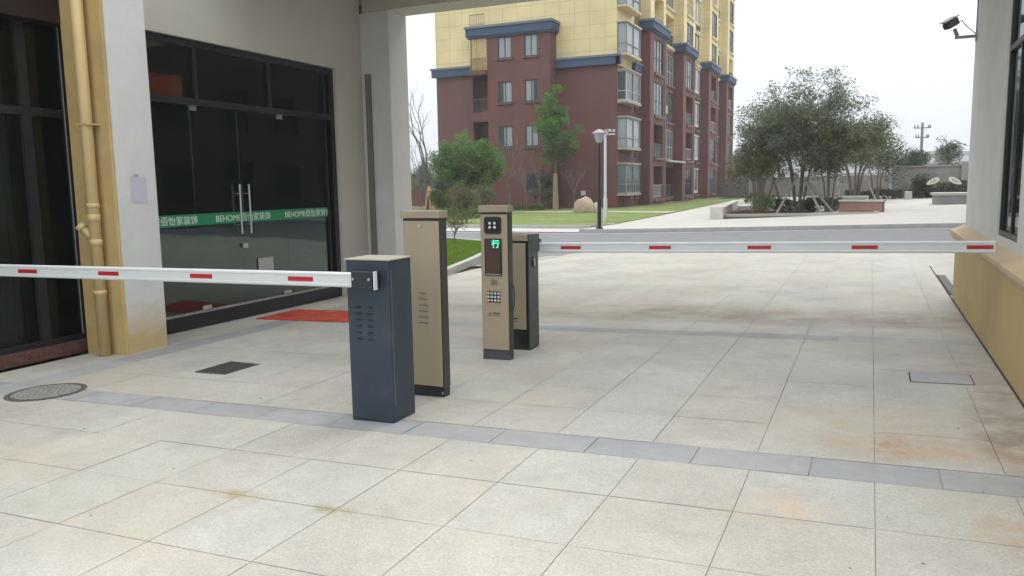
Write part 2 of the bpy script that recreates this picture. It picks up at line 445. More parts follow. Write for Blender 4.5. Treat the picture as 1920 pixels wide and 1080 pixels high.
sheet('path', [[(-45, 44.0), (-14, 43.8), (-9.9, 42.6), (-9.72, 44.2), (-14, 45.0), (-45, 45.2)]], 0.112, m_plaza)
sheet('planting_soil', [[(-40, 49.0), (-16, 48.6), (-14.6, 50), (-13.6, 56), (-13.4, 100), (-40, 100)]], 0.107, mat('bed_soil', (0.12, 0.10, 0.06), 0.95, 0.3, 3, 0.5, 20, col2=(0.12, 0.15, 0.05)))

def kerb(name, pts, w, h, m=None, dz=-0.02):
    mb = MB()
    P = [Vector((x, y)) for x, y in pts]
    off = []
    for i, p in enumerate(P):
        a = P[max(0, i - 1)]; b = P[min(len(P) - 1, i + 1)]
        t = (b - a).normalized(); off.append(Vector((-t.y, t.x)))
    for i in range(len(P) - 1):
        n = max(1, int((P[i + 1] - P[i]).length / 1.0))
        for k in range(n):
            t0, t1 = k / n, (k + 1) / n
            g = 0.004 / max(0.01, (P[i + 1] - P[i]).length)
            a = P[i].lerp(P[i + 1], t0 + g); b = P[i].lerp(P[i + 1], t1 - g)
            oa = off[i].lerp(off[i + 1], t0) * w; ob = off[i].lerp(off[i + 1], t1) * w
            q = [a, b, b + ob, a + oa]
            vs = [(v.x, v.y, gz(v.x) + dz) for v in q] + [(v.x, v.y, gz(v.x) + h) for v in q]
            mb.add(vs, [(3, 2, 1, 0), (4, 5, 6, 7), (0, 1, 5, 4), (1, 2, 6, 5), (2, 3, 7, 6), (3, 0, 4, 7)])
    return mb.build(name, m or m_kerb, kind='structure')
kerb('kerb', [(-7.1, 11.5), (-7.0, 12.3), (-7.75, 15.2), (-8.6, 18.2), (-9.6, 20.6), (-12, 22.0), (-60, 22.2)][::1], 0.15, 0.125)
kerb('kerb', [(60, 27), (-9.45, 27)][::-1], 0.15, 0.115)
kerb('kerb', [(-60, 29.2), (-9.75, 29.2), (-9.2, 30.8)], 0.15, 0.125)

# ------------------------------------------------------------------ near lawn grass
def grass(name, region, n, h, label):
    mb = MB()
    for _ in range(n):
        x, y = region()
        z = gz(x) + 0.10; a = random.uniform(0, math.pi); w = random.uniform(0.006, 0.012); hh = h * random.uniform(0.5, 1.2)
        dx, dy = math.cos(a) * w, math.sin(a) * w; lx, ly = random.gauss(0, 0.3) * hh, random.gauss(0, 0.3) * hh
        mb.add([(x - dx, y - dy, z), (x + dx, y + dy, z), (x + lx, y + ly, z + hh)], [(0, 1, 2)])
    o = mb.build(name, leafmat('grass_blade', (0.10, 0.17, 0.02), (0.22, 0.34, 0.05), .4))
    return tag(o, label, 'grass', kind='stuff')
def kx(y):
    pts = [(-7.1, 11.5), (-7.2, 12.3), (-7.95, 15.2), (-8.8, 18.2), (-9.8, 20.5), (-12, 21.8)]
    for (xa, ya), (xb, yb) in zip(pts, pts[1:]):
        if y <= yb: return xa + (xb - xa) * (y - ya) / (yb - ya)
    return -12
def reg():
    y = random.uniform(11.6, 21.6); return kx(y) - 0.02 - abs(random.gauss(0, 1)) * 2.4, y
grass('lawn_grass', reg, 42000, 0.045, 'bright green mown grass on the near lawn behind the tall tan kiosk')

# ------------------------------------------------------------------ left shop building
SHX = -7.45
shop = root('shop_building', (SHX, 3, -0.18), 'cream walled shop building with white and yellow columns and dark glass fronts', 'building')
mb = MB()
U, NN = (0, 1), (1, 0)        # u along +Y, outward +X
# wall with the storefront opening
mb.facade((SHX, 0), U, NN, 6.28, 10.93, -0.25, 4.9, [(6.30, 10.24, -0.18, 3.29)], 0.14)
mb.build('wall', m_cream, shop)
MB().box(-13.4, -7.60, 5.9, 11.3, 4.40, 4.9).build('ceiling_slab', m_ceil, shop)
# room behind the glass
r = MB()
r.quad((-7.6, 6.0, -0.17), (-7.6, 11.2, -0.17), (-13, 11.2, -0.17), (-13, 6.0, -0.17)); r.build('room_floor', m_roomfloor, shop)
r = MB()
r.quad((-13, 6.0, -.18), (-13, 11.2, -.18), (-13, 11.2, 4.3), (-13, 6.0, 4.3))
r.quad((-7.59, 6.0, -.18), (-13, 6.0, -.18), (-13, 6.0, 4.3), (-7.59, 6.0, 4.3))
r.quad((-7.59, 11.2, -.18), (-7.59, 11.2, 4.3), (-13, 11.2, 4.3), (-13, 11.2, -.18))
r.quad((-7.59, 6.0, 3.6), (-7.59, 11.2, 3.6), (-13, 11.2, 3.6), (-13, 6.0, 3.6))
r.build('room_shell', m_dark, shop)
# outer shell far side
MB().box(-13.3, -13.1, -3.0, 11.48, -0.3, 4.9).box(-13.1, -7.46, 11.32, 11.46, -0.3, 4.9).build('rear_wall', m_cream, shop)
# near column (white lane face, yellow approach face)
c = MB(); c.box(-7.515, -6.93, 5.76, 6.27, -0.2, 4.9); c.build('column', m_yellow, shop, bevel=0.012)
def white_face_mat():
    m = mat('stained_white_paint', (0.60, 0.60, 0.59), 0.8, 0.05, 2.5, 0.15, 40)
    N = m.node_tree.nodes; L = m.node_tree.links; b = N['Principled BSDF']
    src = b.inputs['Base Color'].links[0].from_socket
    g = N.new('ShaderNodeNewGeometry'); sp = N.new('ShaderNodeSeparateXYZ'); L.new(g.outputs['Position'], sp.inputs[0])
    t = N.new('ShaderNodeTexNoise'); t.inputs['Scale'].default_value = 4; t.inputs['Detail'].default_value = 6
    L.new(g.outputs['Position'], t.inputs['Vector'])
    a = N.new('ShaderNodeMath'); a.operation = 'MULTIPLY_ADD'; a.inputs[1].default_value = 0.45; L.new(t.outputs[0], a.inputs[0]); L.new(sp.outputs[2], a.inputs[2])
    r = N.new('ShaderNodeMapRange'); r.inputs[1].default_value = 0.20; r.inputs[2].default_value = 0.58; r.inputs[3].default_value = 1; r.inputs[4].default_value = 0
    L.new(a.outputs[0], r.inputs[0])
    mx = N.new('ShaderNodeMixRGB'); L.new(r.outputs[0], mx.inputs[0]); L.new(src, mx.inputs[1]); mx.inputs[2].default_value = (0.50, 0.38, 0.19, 1)
    L.new(mx.outputs[0], b.inputs['Base Color'])
    return m
m_wface = white_face_mat()
MB().box(-6.935, -6.918, 5.79, 6.272, -0.19, 4.88).build('column_facing', m_wface, shop)
# far column beside the beam
MB().box(-7.46, -6.925, 10.935, 11.475, -0.2, 4.218).build('column', m_white, shop, bevel=0.01)
MB().box(-7.37, -7.27, 10.895, 10.926, -0.17, 3.27).build('grey_strip', m_groove, shop)
# near window wall (left edge of the picture)
NWX = -7.70
w = MB(); w.facade((NWX, 0), U, NN, 1.2, 5.95, 3.30, 4.9, [], 0.1)
w.box(-7.85, -7.52, 5.955, 5.995, -0.18, 4.9)
w.build('wall', m_yellow, shop, label='yellow wall beside the near column')
MB().box(-7.70, -7.50, 1.2, 5.93, 3.18, 3.46).build('fascia', mat('dark_maroon', (0.014, 0.004, 0.003), 0.5, 0.2, 4), shop)
fr = MB()
for yy in (1.3, 2.45, 3.55, 4.5, 5.38): fr.box(NWX - 0.05, NWX + 0.03, yy, yy + 0.10, 0.0, 3.3)
fr.box(NWX - 0.05, NWX + 0.03, 5.85, 5.95, 0.0, 3.3)
fr.box(NWX - 0.05, NWX + 0.028, 1.3, 5.94, 2.27, 2.35); fr.box(NWX - 0.05, NWX + 0.028, 1.3, 5.94, -0.06, 0.0)
nearwin = fr.build('window', m_frame, shop)
MB().box(NWX - 0.02, NWX - 0.01, 1.3, 5.9, 0.0, 3.3).build('pane', m_glass, nearwin)
MB().box(NWX + 0.029, NWX + 0.035, 5.838, 5.849, 0.0, 3.25).build('seal', mat('grey_sealant', (0.3, 0.3, 0.3), 0.6), nearwin)
MB().box(NWX - 0.08, NWX + 0.08, 1.2, 5.95, -0.19, -0.062).build('sill', mat('red_brick_sill', (0.12, 0.055, 0.045), 0.85, 0.4, 20, 0.4, 60), nearwin)
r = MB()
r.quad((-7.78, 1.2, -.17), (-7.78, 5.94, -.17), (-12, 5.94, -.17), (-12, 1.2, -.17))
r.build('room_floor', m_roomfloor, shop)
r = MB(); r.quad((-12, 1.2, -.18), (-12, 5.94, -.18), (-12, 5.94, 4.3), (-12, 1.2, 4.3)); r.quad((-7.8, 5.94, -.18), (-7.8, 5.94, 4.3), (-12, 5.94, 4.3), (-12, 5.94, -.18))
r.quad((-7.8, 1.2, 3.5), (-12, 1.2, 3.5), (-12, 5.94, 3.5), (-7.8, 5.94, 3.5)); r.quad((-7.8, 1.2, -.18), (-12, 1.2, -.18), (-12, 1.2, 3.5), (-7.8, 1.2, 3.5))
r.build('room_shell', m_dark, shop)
cu = MB()
for k in range(26):
    y = 2.9 + k * 0.1; a = 0.02 * math.sin(k * 1.9)
    if 16 < k < 21: continue
    cu.quad((-7.93 + a, y, -.15), (-7.93 - a, y + 0.1, -.15), (-7.93 - a, y + 0.1, 3.1), (-7.93 + a, y, 3.1))
cu.build('curtain', mat('dark_curtain', (0.055, 0.06, 0.058), 0.9, 0.3, 4), shop)
# roof parapet
MB().box(-13.3, -7.46, -3, 5.7, 4.905, 5.3).build('parapet', m_cream, shop)

# storefront
sf = MB(); FX0, FX1 = -7.56, -7.49
z0, z1 = -0.17, 3.27
sf.box(FX0, FX1, 6.31, 6.37, z0, z1); sf.box(FX0, FX1, 10.13, 10.225, z0, z1)
sf.box(FX0, FX1 - .002, 6.37, 10.13, 3.20, z1)
sf.box(FX0, FX1 - .001, 6.37, 10.13, 2.52, 2.60)
sf.box(FX0 - 0.02, FX1 + 0.01, 6.37, 10.13, z0, 0.0)
for yy in (7.50, 8.81, 10.02): sf.box(FX0, FX1 - .003, yy - 0.03, yy + 0.02, 2.6, 3.2)
sf.box(FX0, FX1 - .003, 9.99, 10.02, 0.0, 2.52)
store = sf.build('storefront', m_frame, shop)
MB().box(-7.53, -7.52, 6.37, 10.13, 2.60, 3.20).build('transom_pane', m_glass, store)
MB().box(-7.575, -7.49, 6.37, 10.13, 0.001, 0.022).build('threshold', mat('worn_grey_sill', (0.32, 0.32, 0.30), 0.6, 0.3, 12), store)
for a, b_, d in ((6.38, 7.392, 0), (7.396, 8.178, 1), (8.182, 9.058, 1), (9.062, 9.985, 0)):
    g = MB().box(-7.528, -7.523, a, b_, 0.03, 2.515)
    o = g.build('glass_door' if d else 'glass_panel', m_glass, shop)
    if d:
        hy = 8.10 if a < 8 else 8.27
        for dx in (0.06, -0.06):
            h = MB(); X = -7.526 + dx
            h.tube((X, hy, 0.93), (X, hy, 1.57), 0.014, n=10)
            for zz in (1.05, 1.45): h.tube((-7.526, hy, zz), (X, hy, zz), 0.008, n=8)
            h.build('handle', m_steel, o, smooth=False)
        MB().box(-7.535, -7.512, (a if a < 8 else b_ - .1), (a + .1 if a < 8 else b_), 2.46, 2.53).build('hinge_clip', m_steel, o)
        MB().box(-7.545, -7.505, (a if a < 8 else b_ - .14), (a + .14 if a < 8 else b_), 0.03, 0.075).build('floor_clamp', mat('worn_clamp', (0.42, 0.34, 0.32), 0.5, 0.3, 10), o)
MB().box(-7.515, -7.495, 8.135, 8.225, 0.74, 0.80).build('door_lock', m_steel, store)
# green film with the white lettering, three times along the glass
film = MB().box(-7.5185, -7.5165, 6.38, 9.985, 1.075, 1.215)
film = film.build('green_film_band', m_green, store)
TX = -7.5155
def shop_text(px0, px1, body, w=None):
    ya = at_x(px0, 405, TX).y; yb = at_x(px1, 405, TX).y
    M = Matrix(((0, 0, 1, TX), (1, 0, 0, ya), (0, 1, 0, 1.103), (0, 0, 0, 1)))
    text_mesh('lettering', body, 0.112, M, m_lettw, film, 0.0006, yb - ya, 0.0)
shop_text(405, 507, 'BEHOME佰怡家装饰')
shop_text(535, 619, 'BEHOME佰怡家装饰')
ye = at_x(370, 405, TX).y; wid = at_x(507, 405, TX).y - at_x(405, 405, TX).y
M = Matrix(((0, 0, 1, TX), (1, 0, 0, ye - wid), (0, 1, 0, 1.103), (0, 0, 0, 1)))
text_mesh('lettering', 'BEHOME佰怡家装饰', 0.112, M, m_lettw, film, 0.0006, wid, 0.0)
MB().box(-7.5145, -7.5125, 8.42, 8.72, 0.38, 0.58).build('paper_notice', mat('grey_paper', (0.40, 0.42, 0.40), 0.8, 0.1, 20), store)
# things inside the shop, seen dimly
dk = root('reception_desk', (-9.6, 9.1, -0.17), 'grey reception desk standing inside the dark shop', 'desk')
MB().box(-9.9, -9.3, 8.2, 9.9, 0.86, 0.9).build('desk_top', mat('desk_top', (0.25, 0.25, 0.24), 0.5), dk)
MB().box(-9.85, -9.4, 8.25, 9.85, -0.17, 0.86).build('front_panel', mat('desk_panel', (0.12, 0.12, 0.115), 0.7), dk)

# paper on the column
pp = MB(); 
for k in range(6):
    zz = 1.385 + k * 0.045
    pp.quad((-6.915 + 0.002 * math.sin(k), 5.945, zz), (-6.914, 6.145, zz - 0.008), (-6.914, 6.145, zz + 0.037), (-6.915 + 0.002 * math.sin(k + 1), 5.945, zz + 0.045))
pp.quad((-6.914, 5.97, 1.655), (-6.914, 6.05, 1.648), (-6.895, 6.035, 1.675), (-6.90, 5.99, 1.685))
pn = pp.build('paper_notice', mat('lavender_paper', (0.50, 0.50, 0.58), 0.8, 0.05, 20))
tag(pn, 'faded lavender paper notice taped on the white face of the near column', 'notice')
# rain pipe
PX, PY = -7.14, 5.67
dp = root('drain_pipe', (PX, PY, -0.17), 'yellow painted rain pipe with branch joint running down the near column', 'pipe')
p = MB().tube((PX, PY, -0.17), (PX, PY, 4.9), 0.058, n=24); p.build('pipe', m_pipe, dp, smooth=False)
for zz, h, rr in ((0.46, 0.05, 0.063), (0.96, 0.07, 0.063), (1.20, 0.08, 0.062), (1.34, 0.05, 0.063)): MB().tube((PX, PY, zz), (PX, PY, zz + h), rr, n=24).build('coupling', m_pipe, dp)
MB().tube((PX, PY, 1.02), (PX - 0.10, PY - 0.05, 1.13), 0.04, n=16).tube((PX - 0.10, PY - 0.05, 1.13), (PX - 0.135, PY - 0.065, 1.17), 0.05, n=16).build('branch', m_pipe, dp)
MB().box(PX - 0.075, PX + 0.09, PY - 0.062, PY + 0.09, 2.16, 2.175).build('clamp', m_pipe, dp)
for o in [x for x in COL.objects if x.parent == dp and x.type == 'MESH' and x.name.startswith(('pipe', 'coupling', 'branch'))]:
    for pl in o.data.polygons: pl.use_smooth = len(pl.vertices) == 4

# canopy over the gate
can = root('gate_canopy', (-3, 11.2, 4.2), 'concrete canopy over the gate with a deep edge beam', 'canopy')
MB().box(-7.40, 3.4, 10.93, 11.48, 4.22, 4.88).build('beam', m_cream, can, bevel=0.01)
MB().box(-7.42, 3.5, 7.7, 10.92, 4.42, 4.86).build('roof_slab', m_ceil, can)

# ------------------------------------------------------------------ guardhouse on the right
gh = root('guardhouse', (2, 7, 0), 'guardhouse with yellow plinth, sloping ledge and grey white wall', 'building')
mb = MB(); mb.prism([(0.965, 2.6), (3.6, 2.6), (3.6, 11.15), (0.965, 11.15)], lambda x: -0.05, lambda x: 0.80)
m_yst = mat('stained_yellow_paint', (0.44, 0.33, 0.145), 0.75, 0.06, 1.2, 0.1, 40, stain=((0.33, 0.225, 0.12), 0.7, 0.5, 0.5))
mb.build('plinth', m_yst, gh, bevel=0.01)
lg = MB()
pr = [(0.935, 0.80), (1.09, 0.865), (1.09, 0.70), (0.965, 0.70), (0.935, 0.765)]
n = len(pr)
lg.add([(x, 2.6, z) for x, z in pr] + [(x, 11.55, z + 0.05) for x, z in pr], [tuple(range(n)), tuple(range(2 * n - 1, n - 1, -1))] + [(i, n + i, n + (i + 1) % n, (i + 1) % n) for i in range(n)])
lg.build('ledge', mat('tan_ledge', (0.47, 0.36, 0.22), 0.7, 0.08, 3), gh)
GX = 1.085
mb = MB()
WH = (7.50, 8.68, 0.965, 3.25)
mb.facade((GX, 0), (0, -1), (-1, 0), -11.38, -2.6, 0.80, 4.9, [(-8.68, -7.50, 0.965, 3.25), (-6.6, -4.4, 0.965, 3.25)], 0.12)
mb.quad((GX, 11.38, 0.8), (3.6, 11.38, 0.8), (3.6, 11.38, 4.9), (GX, 11.38, 4.9))
mb.quad((GX, 2.6, 0.8), (GX, 2.6, 4.9), (3.6, 2.6, 4.9), (3.6, 2.6, 0.8))
mb.quad((GX, 2.6, 4.9), (GX, 11.38, 4.9), (3.6, 11.38, 4.9), (3.6, 2.6, 4.9))
mb.build('wall', m_white, gh)
rr_ = MB(); rr_.quad((3.5, 2.7, .8), (3.5, 11.2, .8), (3.5, 11.2, 3.4), (3.5, 2.7, 3.4)); rr_.quad((GX + .13, 11.2, .8), (GX + .13, 11.2, 3.4), (3.5, 11.2, 3.4), (3.5, 11.2, .8))
rr_.quad((GX + .13, 2.7, 3.4), (3.5, 2.7, 3.4), (3.5, 11.2, 3.4), (GX + .13, 11.2, 3.4)); rr_.quad((GX + .13, 2.7, .81), (3.5, 2.7, .81), (3.5, 11.2, .81), (GX + .13, 11.2, .81))
rr_.build('room_shell', mat('guard_room', (0.35, 0.34, 0.33), 0.8), gh)
m_gglass = glassmat('guard_glass', (0.6, 0.62, 0.62), 0.16)
for (ya, yb) in ((7.50, 8.68), (4.4, 6.6)):
    f = MB(); x0, x1 = GX + 0.02, GX + 0.08
    f.box(x0, x1, ya, ya + 0.05, 0.965, 3.25); f.box(x0, x1, yb - 0.05, yb, 0.965, 3.25)
    f.box(x0, x1 - .001, ya + .05, yb - .05, 0.965, 1.015); f.box(x0, x1 - .001, ya + .05, yb - .05, 3.2, 3.25); f.box(x0, x1 - .001, ya + .05, yb - .05, 2.62, 2.67)
    ym = (ya + yb) / 2; f.box(x0 + .01, x1 - .002, ym - 0.02, ym + 0.02, 1.015, 2.62)
    wnd = f.build('window', m_frame, gh)
    MB().box(GX + 0.045, GX + 0.053, ya + .05, yb - .05, 1.015, 3.2).build('pane', m_gglass, wnd)
# CCTV camera
cc = root('cctv_camera', (GX, 11.3, 3.42), 'grey bullet security camera on a bracket high on the guardhouse corner', 'security camera')
b0 = at_y(1783, 45, 11.25); bx, bz = b0.x, b0.z
b = MB()
a = Vector((bx - 0.058, 11.16, bz - 0.04)); e = Vector((bx + 0.055, 11.26, bz + 0.035)); d = (e - a).normalized(); s_ = d.cross(Vector((0, 0, 1))).normalized(); u_ = s_.cross(d)
def hexa(mb, a, e, w, h, du=0.0):
    vs = []
    for p in (a, e):
        for sx_, sz_ in ((-1, -1), (1, -1), (1, 1), (-1, 1)): vs.append(p + s_ * w * sx_ + u_ * (h * sz_ + du))
    mb.add(vs, [(3, 2, 1, 0), (4, 5, 6, 7), (0, 1, 5, 4), (1, 2, 6, 5), (2, 3, 7, 6), (3, 0, 4, 7)])
hexa(b, a, e, 0.044, 0.042)
m_cctv = mat('camera_grey', (0.13, 0.13, 0.14), 0.4)
b.build('housing', m_cctv, cc, bevel=0.008)
b = MB(); hexa(b, a - d * 0.03, e + d * 0.01, 0.058, 0.005, 0.055); b.build('sun_shield', mat('shield_grey', (0.30, 0.29, 0.28), 0.5), cc)
MB().tube(a - d * 0.002, a - d * 0.012, 0.036, n=20).build('lens', m_black, cc)
b = MB()
mid = Vector((bx + 0.04, 11.26, bz - 0.06))
b.tube(mid, mid + Vector((0.035, 0, -0.085)), 0.022, n=12); bend = mid + Vector((0.04, 0, -0.10))
b.box(bend.x - 0.03, GX, 11.235, 11.285, bend.z - 0.018, bend.z + 0.012)
b.box(GX - 0.012, GX, 11.19, 11.33, bend.z - 0.06, bend.z + 0.05)
b.build('bracket', mat('bracket_grey', (0.33, 0.32, 0.31), 0.5, metal=0.3), cc)
b = MB(); q = [e - u_ * 0.03, e + Vector((0.06, 0.0, 0.0)), e + Vector((0.10, 0, -0.06)), Vector((GX - 0.01, 11.26, bend.z + 0.02))]
b.path(q, [0.005] * 4, 6)
cb = [Vector((GX - 0.008, 11.26, bend.z + 0.02)), Vector((GX - 0.008, 11.24, 4.2))]; b.path(cb, [0.006] * 2, 6)
b.build('cable', m_cctv, cc)

# unseen maroon block beyond the guardhouse, added to darken the shop glass reflections
ob = root('apartment_building', (14, 30, 0), 'unseen maroon block added across the lane to darken the shop glass reflection', 'building')  # added block; shares its name with the apartment building beyond the lawn
m_ob = mat('added_maroon_block', (0.05, 0.04, 0.036), .85, .1, .5)
f_ = MB(); hs = [(13 + i * 3.2, 14.6 + i * 3.2, 1.0 + j * 3.0, 2.6 + j * 3.0) for i in range(10) for j in range(7)]
f_.facade((9.5, 0), (0, 1), (-1, 0), 12.2, 46, -.2, 22, hs, .15); f_.quad((9.5, 12.2, -.2), (9.5, 12.2, 22), (20, 12.2, 22), (20, 12.2, -.2)); f_.quad((20, 12.2, -.2), (20, 12.2, 22), (20, 46, 22), (20, 46, -.2)); f_.quad((9.5, 46, -.2), (20, 46, -.2), (20, 46, 22), (9.5, 46, 22)); f_.quad((9.5, 12.2, 22), (9.5, 46, 22), (20, 46, 22), (20, 12.2, 22))
f_.build('wall', m_ob, ob)
MB().box(9.3, 9.49, 13.5, 23.6, 4.9, 5.8).build('fascia', mat('added_orange_fascia', (.42, .07, .025), .6, .2, .6, stain=((.45, .25, .12), .8, .5, .8)), ob)  # added fascia that gives the shop glass its orange reflection
for h in hs: MB().box(9.6, 9.64, h[0], h[1], h[2], h[3]).build('window', mat('added_dark_window', (.03, .035, .04), .2), ob)

# ------------------------------------------------------------------ ground furniture
mh = root('manhole_cover', (-6.23, 4.36, gz(-6.23)), 'round grey cast manhole cover in the paving at the left', 'manhole cover')
def disc(mb, cx, cy, r0, r1, z, n=48):
    for i in range(n):
        t0, t1 = 2 * math.pi * i / n, 2 * math.pi * (i + 1) / n
        P = lambda r, t: (cx + r * math.cos(t), cy + r * math.sin(t), gz(cx + r * math.cos(t)) + z)
        if r0 > 0: mb.quad(P(r0, t0), P(r1, t0), P(r1, t1), P(r0, t1))
        else: mb.add([(cx, cy, gz(cx) + z), P(r1, t0), P(r1, t1)], [(0, 1, 2)])
d_ = MB(); disc(d_, -6.23, 4.36, 0.275, 0.305, 0.006); d_.build('rim', mat('rim_iron', (0.11, 0.11, 0.105), 0.6, 0.2, 20), mh)
d_ = MB(); disc(d_, -6.23, 4.36, 0, 0.274, 0.003); d_.build('cover_base', mat('cover_dark', (0.05, 0.05, 0.048), 0.8), mh)
d_ = MB(); disc(d_, -6.23, 4.36, 0, 0.262, 0.006); d_.build('cover_plate', mat('cover_iron', (0.23, 0.235, 0.22), 0.6, 0.25, 20, 0.6, 60), mh)
d_ = MB()
for i in range(-8, 9):
    for j in range(-8, 9):
        x, y = i * 0.03, j * 0.03
        if x * x + y * y < 0.055 and (i + j) % 2 == 0: xx = -6.23 + x; d_.box(xx - 0.010, xx + 0.010, 4.36 + y - 0.010, 4.36 + y + 0.010, gz(xx) + 0.0062, gz(xx) + 0.013)
d_.build('tread_studs', mat('stud_iron', (0.32, 0.325, 0.30), 0.5, 0.2, 30), mh)
dg = root('drain_grate', (-5.34, 5.51, gz(-5.34)), 'dark cast iron drain grate in the paving by the shopfront', 'drain grate')
zg = gz(-5.34)
gA, gB = (-5.53, 5.29), (-5.16, 5.74)
gr = MB()
gr.box(-5.52, -5.17, 5.29, 5.31, zg - .004, zg + 0.009); gr.box(-5.52, -5.17, 5.715, 5.735, zg - .004, zg + 0.009)
gr.box(-5.52, -5.50, 5.31, 5.715, zg - .004, zg + 0.0085); gr.box(-5.19, -5.17, 5.31, 5.715, zg - .004, zg + 0.0085); gr.box(-5.352, -5.338, 5.31, 5.715, zg - .004, zg + 0.0085)
gr.build('frame', mat('grate_iron', (0.075, 0.065, 0.055), 0.7, 0.2, 30), dg)
gr = MB()
for k in range(13):
    y = 5.325 + k * 0.031
    gr.box(-5.50, -5.352, y, y + 0.014, zg - 0.002, zg + 0.0075); gr.box(-5.338, -5.19, y, y + 0.014, zg - 0.002, zg + 0.0075)
gr.build('bars', MATS['grate_iron'], dg)
MB().quad((-5.51, 5.3, zg + .002), (-5.18, 5.3, zg + .0055), (-5.18, 5.72, zg + .0055), (-5.51, 5.72, zg + .002)).build('pit', mat('pit_black', (0.008, 0.008, 0.008), 0.9), dg)
ac = root('access_cover', (0.52, 6.65, gz(0.52)), 'paved service cover with a dark seam in front of the yellow wall', 'access cover')
s1 = MB()
for a_, b_, c_, d_2 in ((0.315, 0.325, 6.47, 6.80), (0.73, 0.737, 6.47, 6.80), (0.325, 0.73, 6.468, 6.478), (0.325, 0.73, 6.795, 6.80)):
    s1.quad((a_, c_, gz(a_) + .003), (b_, c_, gz(b_) + .003), (b_, d_2, gz(b_) + .003), (a_, d_2, gz(a_) + .003))
s1.build('seam', mat('seam_dark', (0.05, 0.05, 0.05), 0.9), ac)
s1 = MB(); s1.tone = [0.3]; s1.quad((0.326, 6.479, gz(.326) + .003), (0.729, 6.479, gz(.729) + .003), (0.729, 6.794, gz(.729) + .003), (0.326, 6.794, gz(.326) + .003)); s1.build('inset_slab', m_tileg, ac)
mt = MB()
mt.prism([(-7.25, 8.02), (-5.75, 8.02), (-5.75, 8.82), (-7.25, 8.82)], lambda x: gz(x) + 0.001, lambda x: gz(x) + 0.014)
tag(mt.build('door_mat', mat('red_carpet', (0.45, 0.035, 0.025), 0.95, 0.25, 4, 0.5, 200, col2=(0.50, 0.07, 0.03), stain=((0.6, 0.30, 0.10), 5.0, 0.60, 0.6))), 'red orange door mat with yellow print in front of the glass doors', 'mat')
gt = MB()
for _ in range(34):
    x, y = random.uniform(-6.5, .9), random.choice((random.uniform(2.2, 4.4), random.uniform(2.5, 9)))
    if -3.4 < x < -2.7: continue
    r_ = random.uniform(.002, .006); z_ = gz(x) + .0015; a_ = random.uniform(0, 6.3); q_ = [(x + math.cos(a_ + t) * r_ * k_, y + math.sin(a_ + t) * r_ * k_) for t, k_ in ((0, 2.0), (1.7, 1), (3.3, 1.6), (4.8, .8))]
    gt.add([(a, b, z_) for a, b in q_] + [(x, y, z_ + r_ * .8)], [(0, 1, 4), (1, 2, 4), (2, 3, 4), (3, 0, 4)])
tag(gt.build('grit', mat('dry_leaf_grit', (0.17, 0.14, 0.10), .9, .5, 30)), 'crumbs of grit and dry leaf scattered over the paving', 'grit', kind='stuff')
jn = MB()
jn.quad((0.946, 4.6, gz(.946) + .004), (0.964, 4.6, gz(.964) + .004), (0.964, 15.2, gz(.964) + .004), (0.946, 15.2, gz(.946) + .004))
jn.build('wall_joint', mat('joint_black', (0.05, 0.045, 0.04), 0.9), kind='structure')
dr = root('slot_drain', (1.02, 12.3, 0.03), 'narrow dark slot drain beyond the corner of the yellow guardhouse wall', 'drain')
s1 = MB()
for k in range(26): s1.box(0.975, 1.07, 11.45 + k * 0.09, 11.45 + k * 0.09 + 0.05, 0.026, 0.034)
s1.build('bars', mat('drain_grey', (0.20, 0.20, 0.19), 0.7), dr)
MB().box(0.966, 1.08, 11.42, 13.8, 0.0235, 0.0285).build('channel', MATS['pit_black'], dr)

# ------------------------------------------------------------------ barrier gates
def louvre(x0, x1, y, z, m, par, h=0.010, d=0.006):
    mb = MB(); mb.add([(x0, y, z - h), (x1, y, z - h), (x1, y - d, z), (x0, y - d, z), (x1, y, z + 0.001), (x0, y, z + 0.001)], [(0, 1, 2, 3), (3, 2, 4, 5), (0, 3, 5), (1, 4, 2)])
    MB().box(x0 + .002, x1 - .002, y - d * .9, y - .0005, z - h * .1, z + 0.004).build('slot', m_black, mb.build('louvre', m, par))
g1 = root('barrier_gate', (-3.02, 4.54, gz(-3.02)), 'navy barrier gate in the foreground, its white arm reaching left', 'barrier gate', 'barrier gates')
gb = gz(-3.02) - 0.003
MB().box(-3.19, -2.855, 4.41, 4.69, gb + .01, 1.022).build('cabinet', m_navy, g1, bevel=0.008)
MB().box(-3.197, -2.848, 4.402, 4.698, 1.0225, 1.034).build('lid', mat('beige_lid', (0.36, 0.34, 0.28), 0.55, 0.12, 5), g1, bevel=0.004)
MB().box(-3.185, -2.86, 4.415, 4.685, gb - .01, gb + 0.012).build('plinth', m_black, g1)
for xa in (-3.125, -3.035):
    for k in range(6): louvre(xa, xa + 0.042, 4.4095, 0.495 + k * 0.043, mat('navy_louvre', (0.045, 0.062, 0.09), 0.35), g1, 0.009, 0.009)
MB().box(-2.8545, -2.8525, 4.425, 4.44, 0.05, 0.96).build('door_seam', mat('seam_grey', (0.12, 0.14, 0.15), 0.3, metal=0.5), g1)
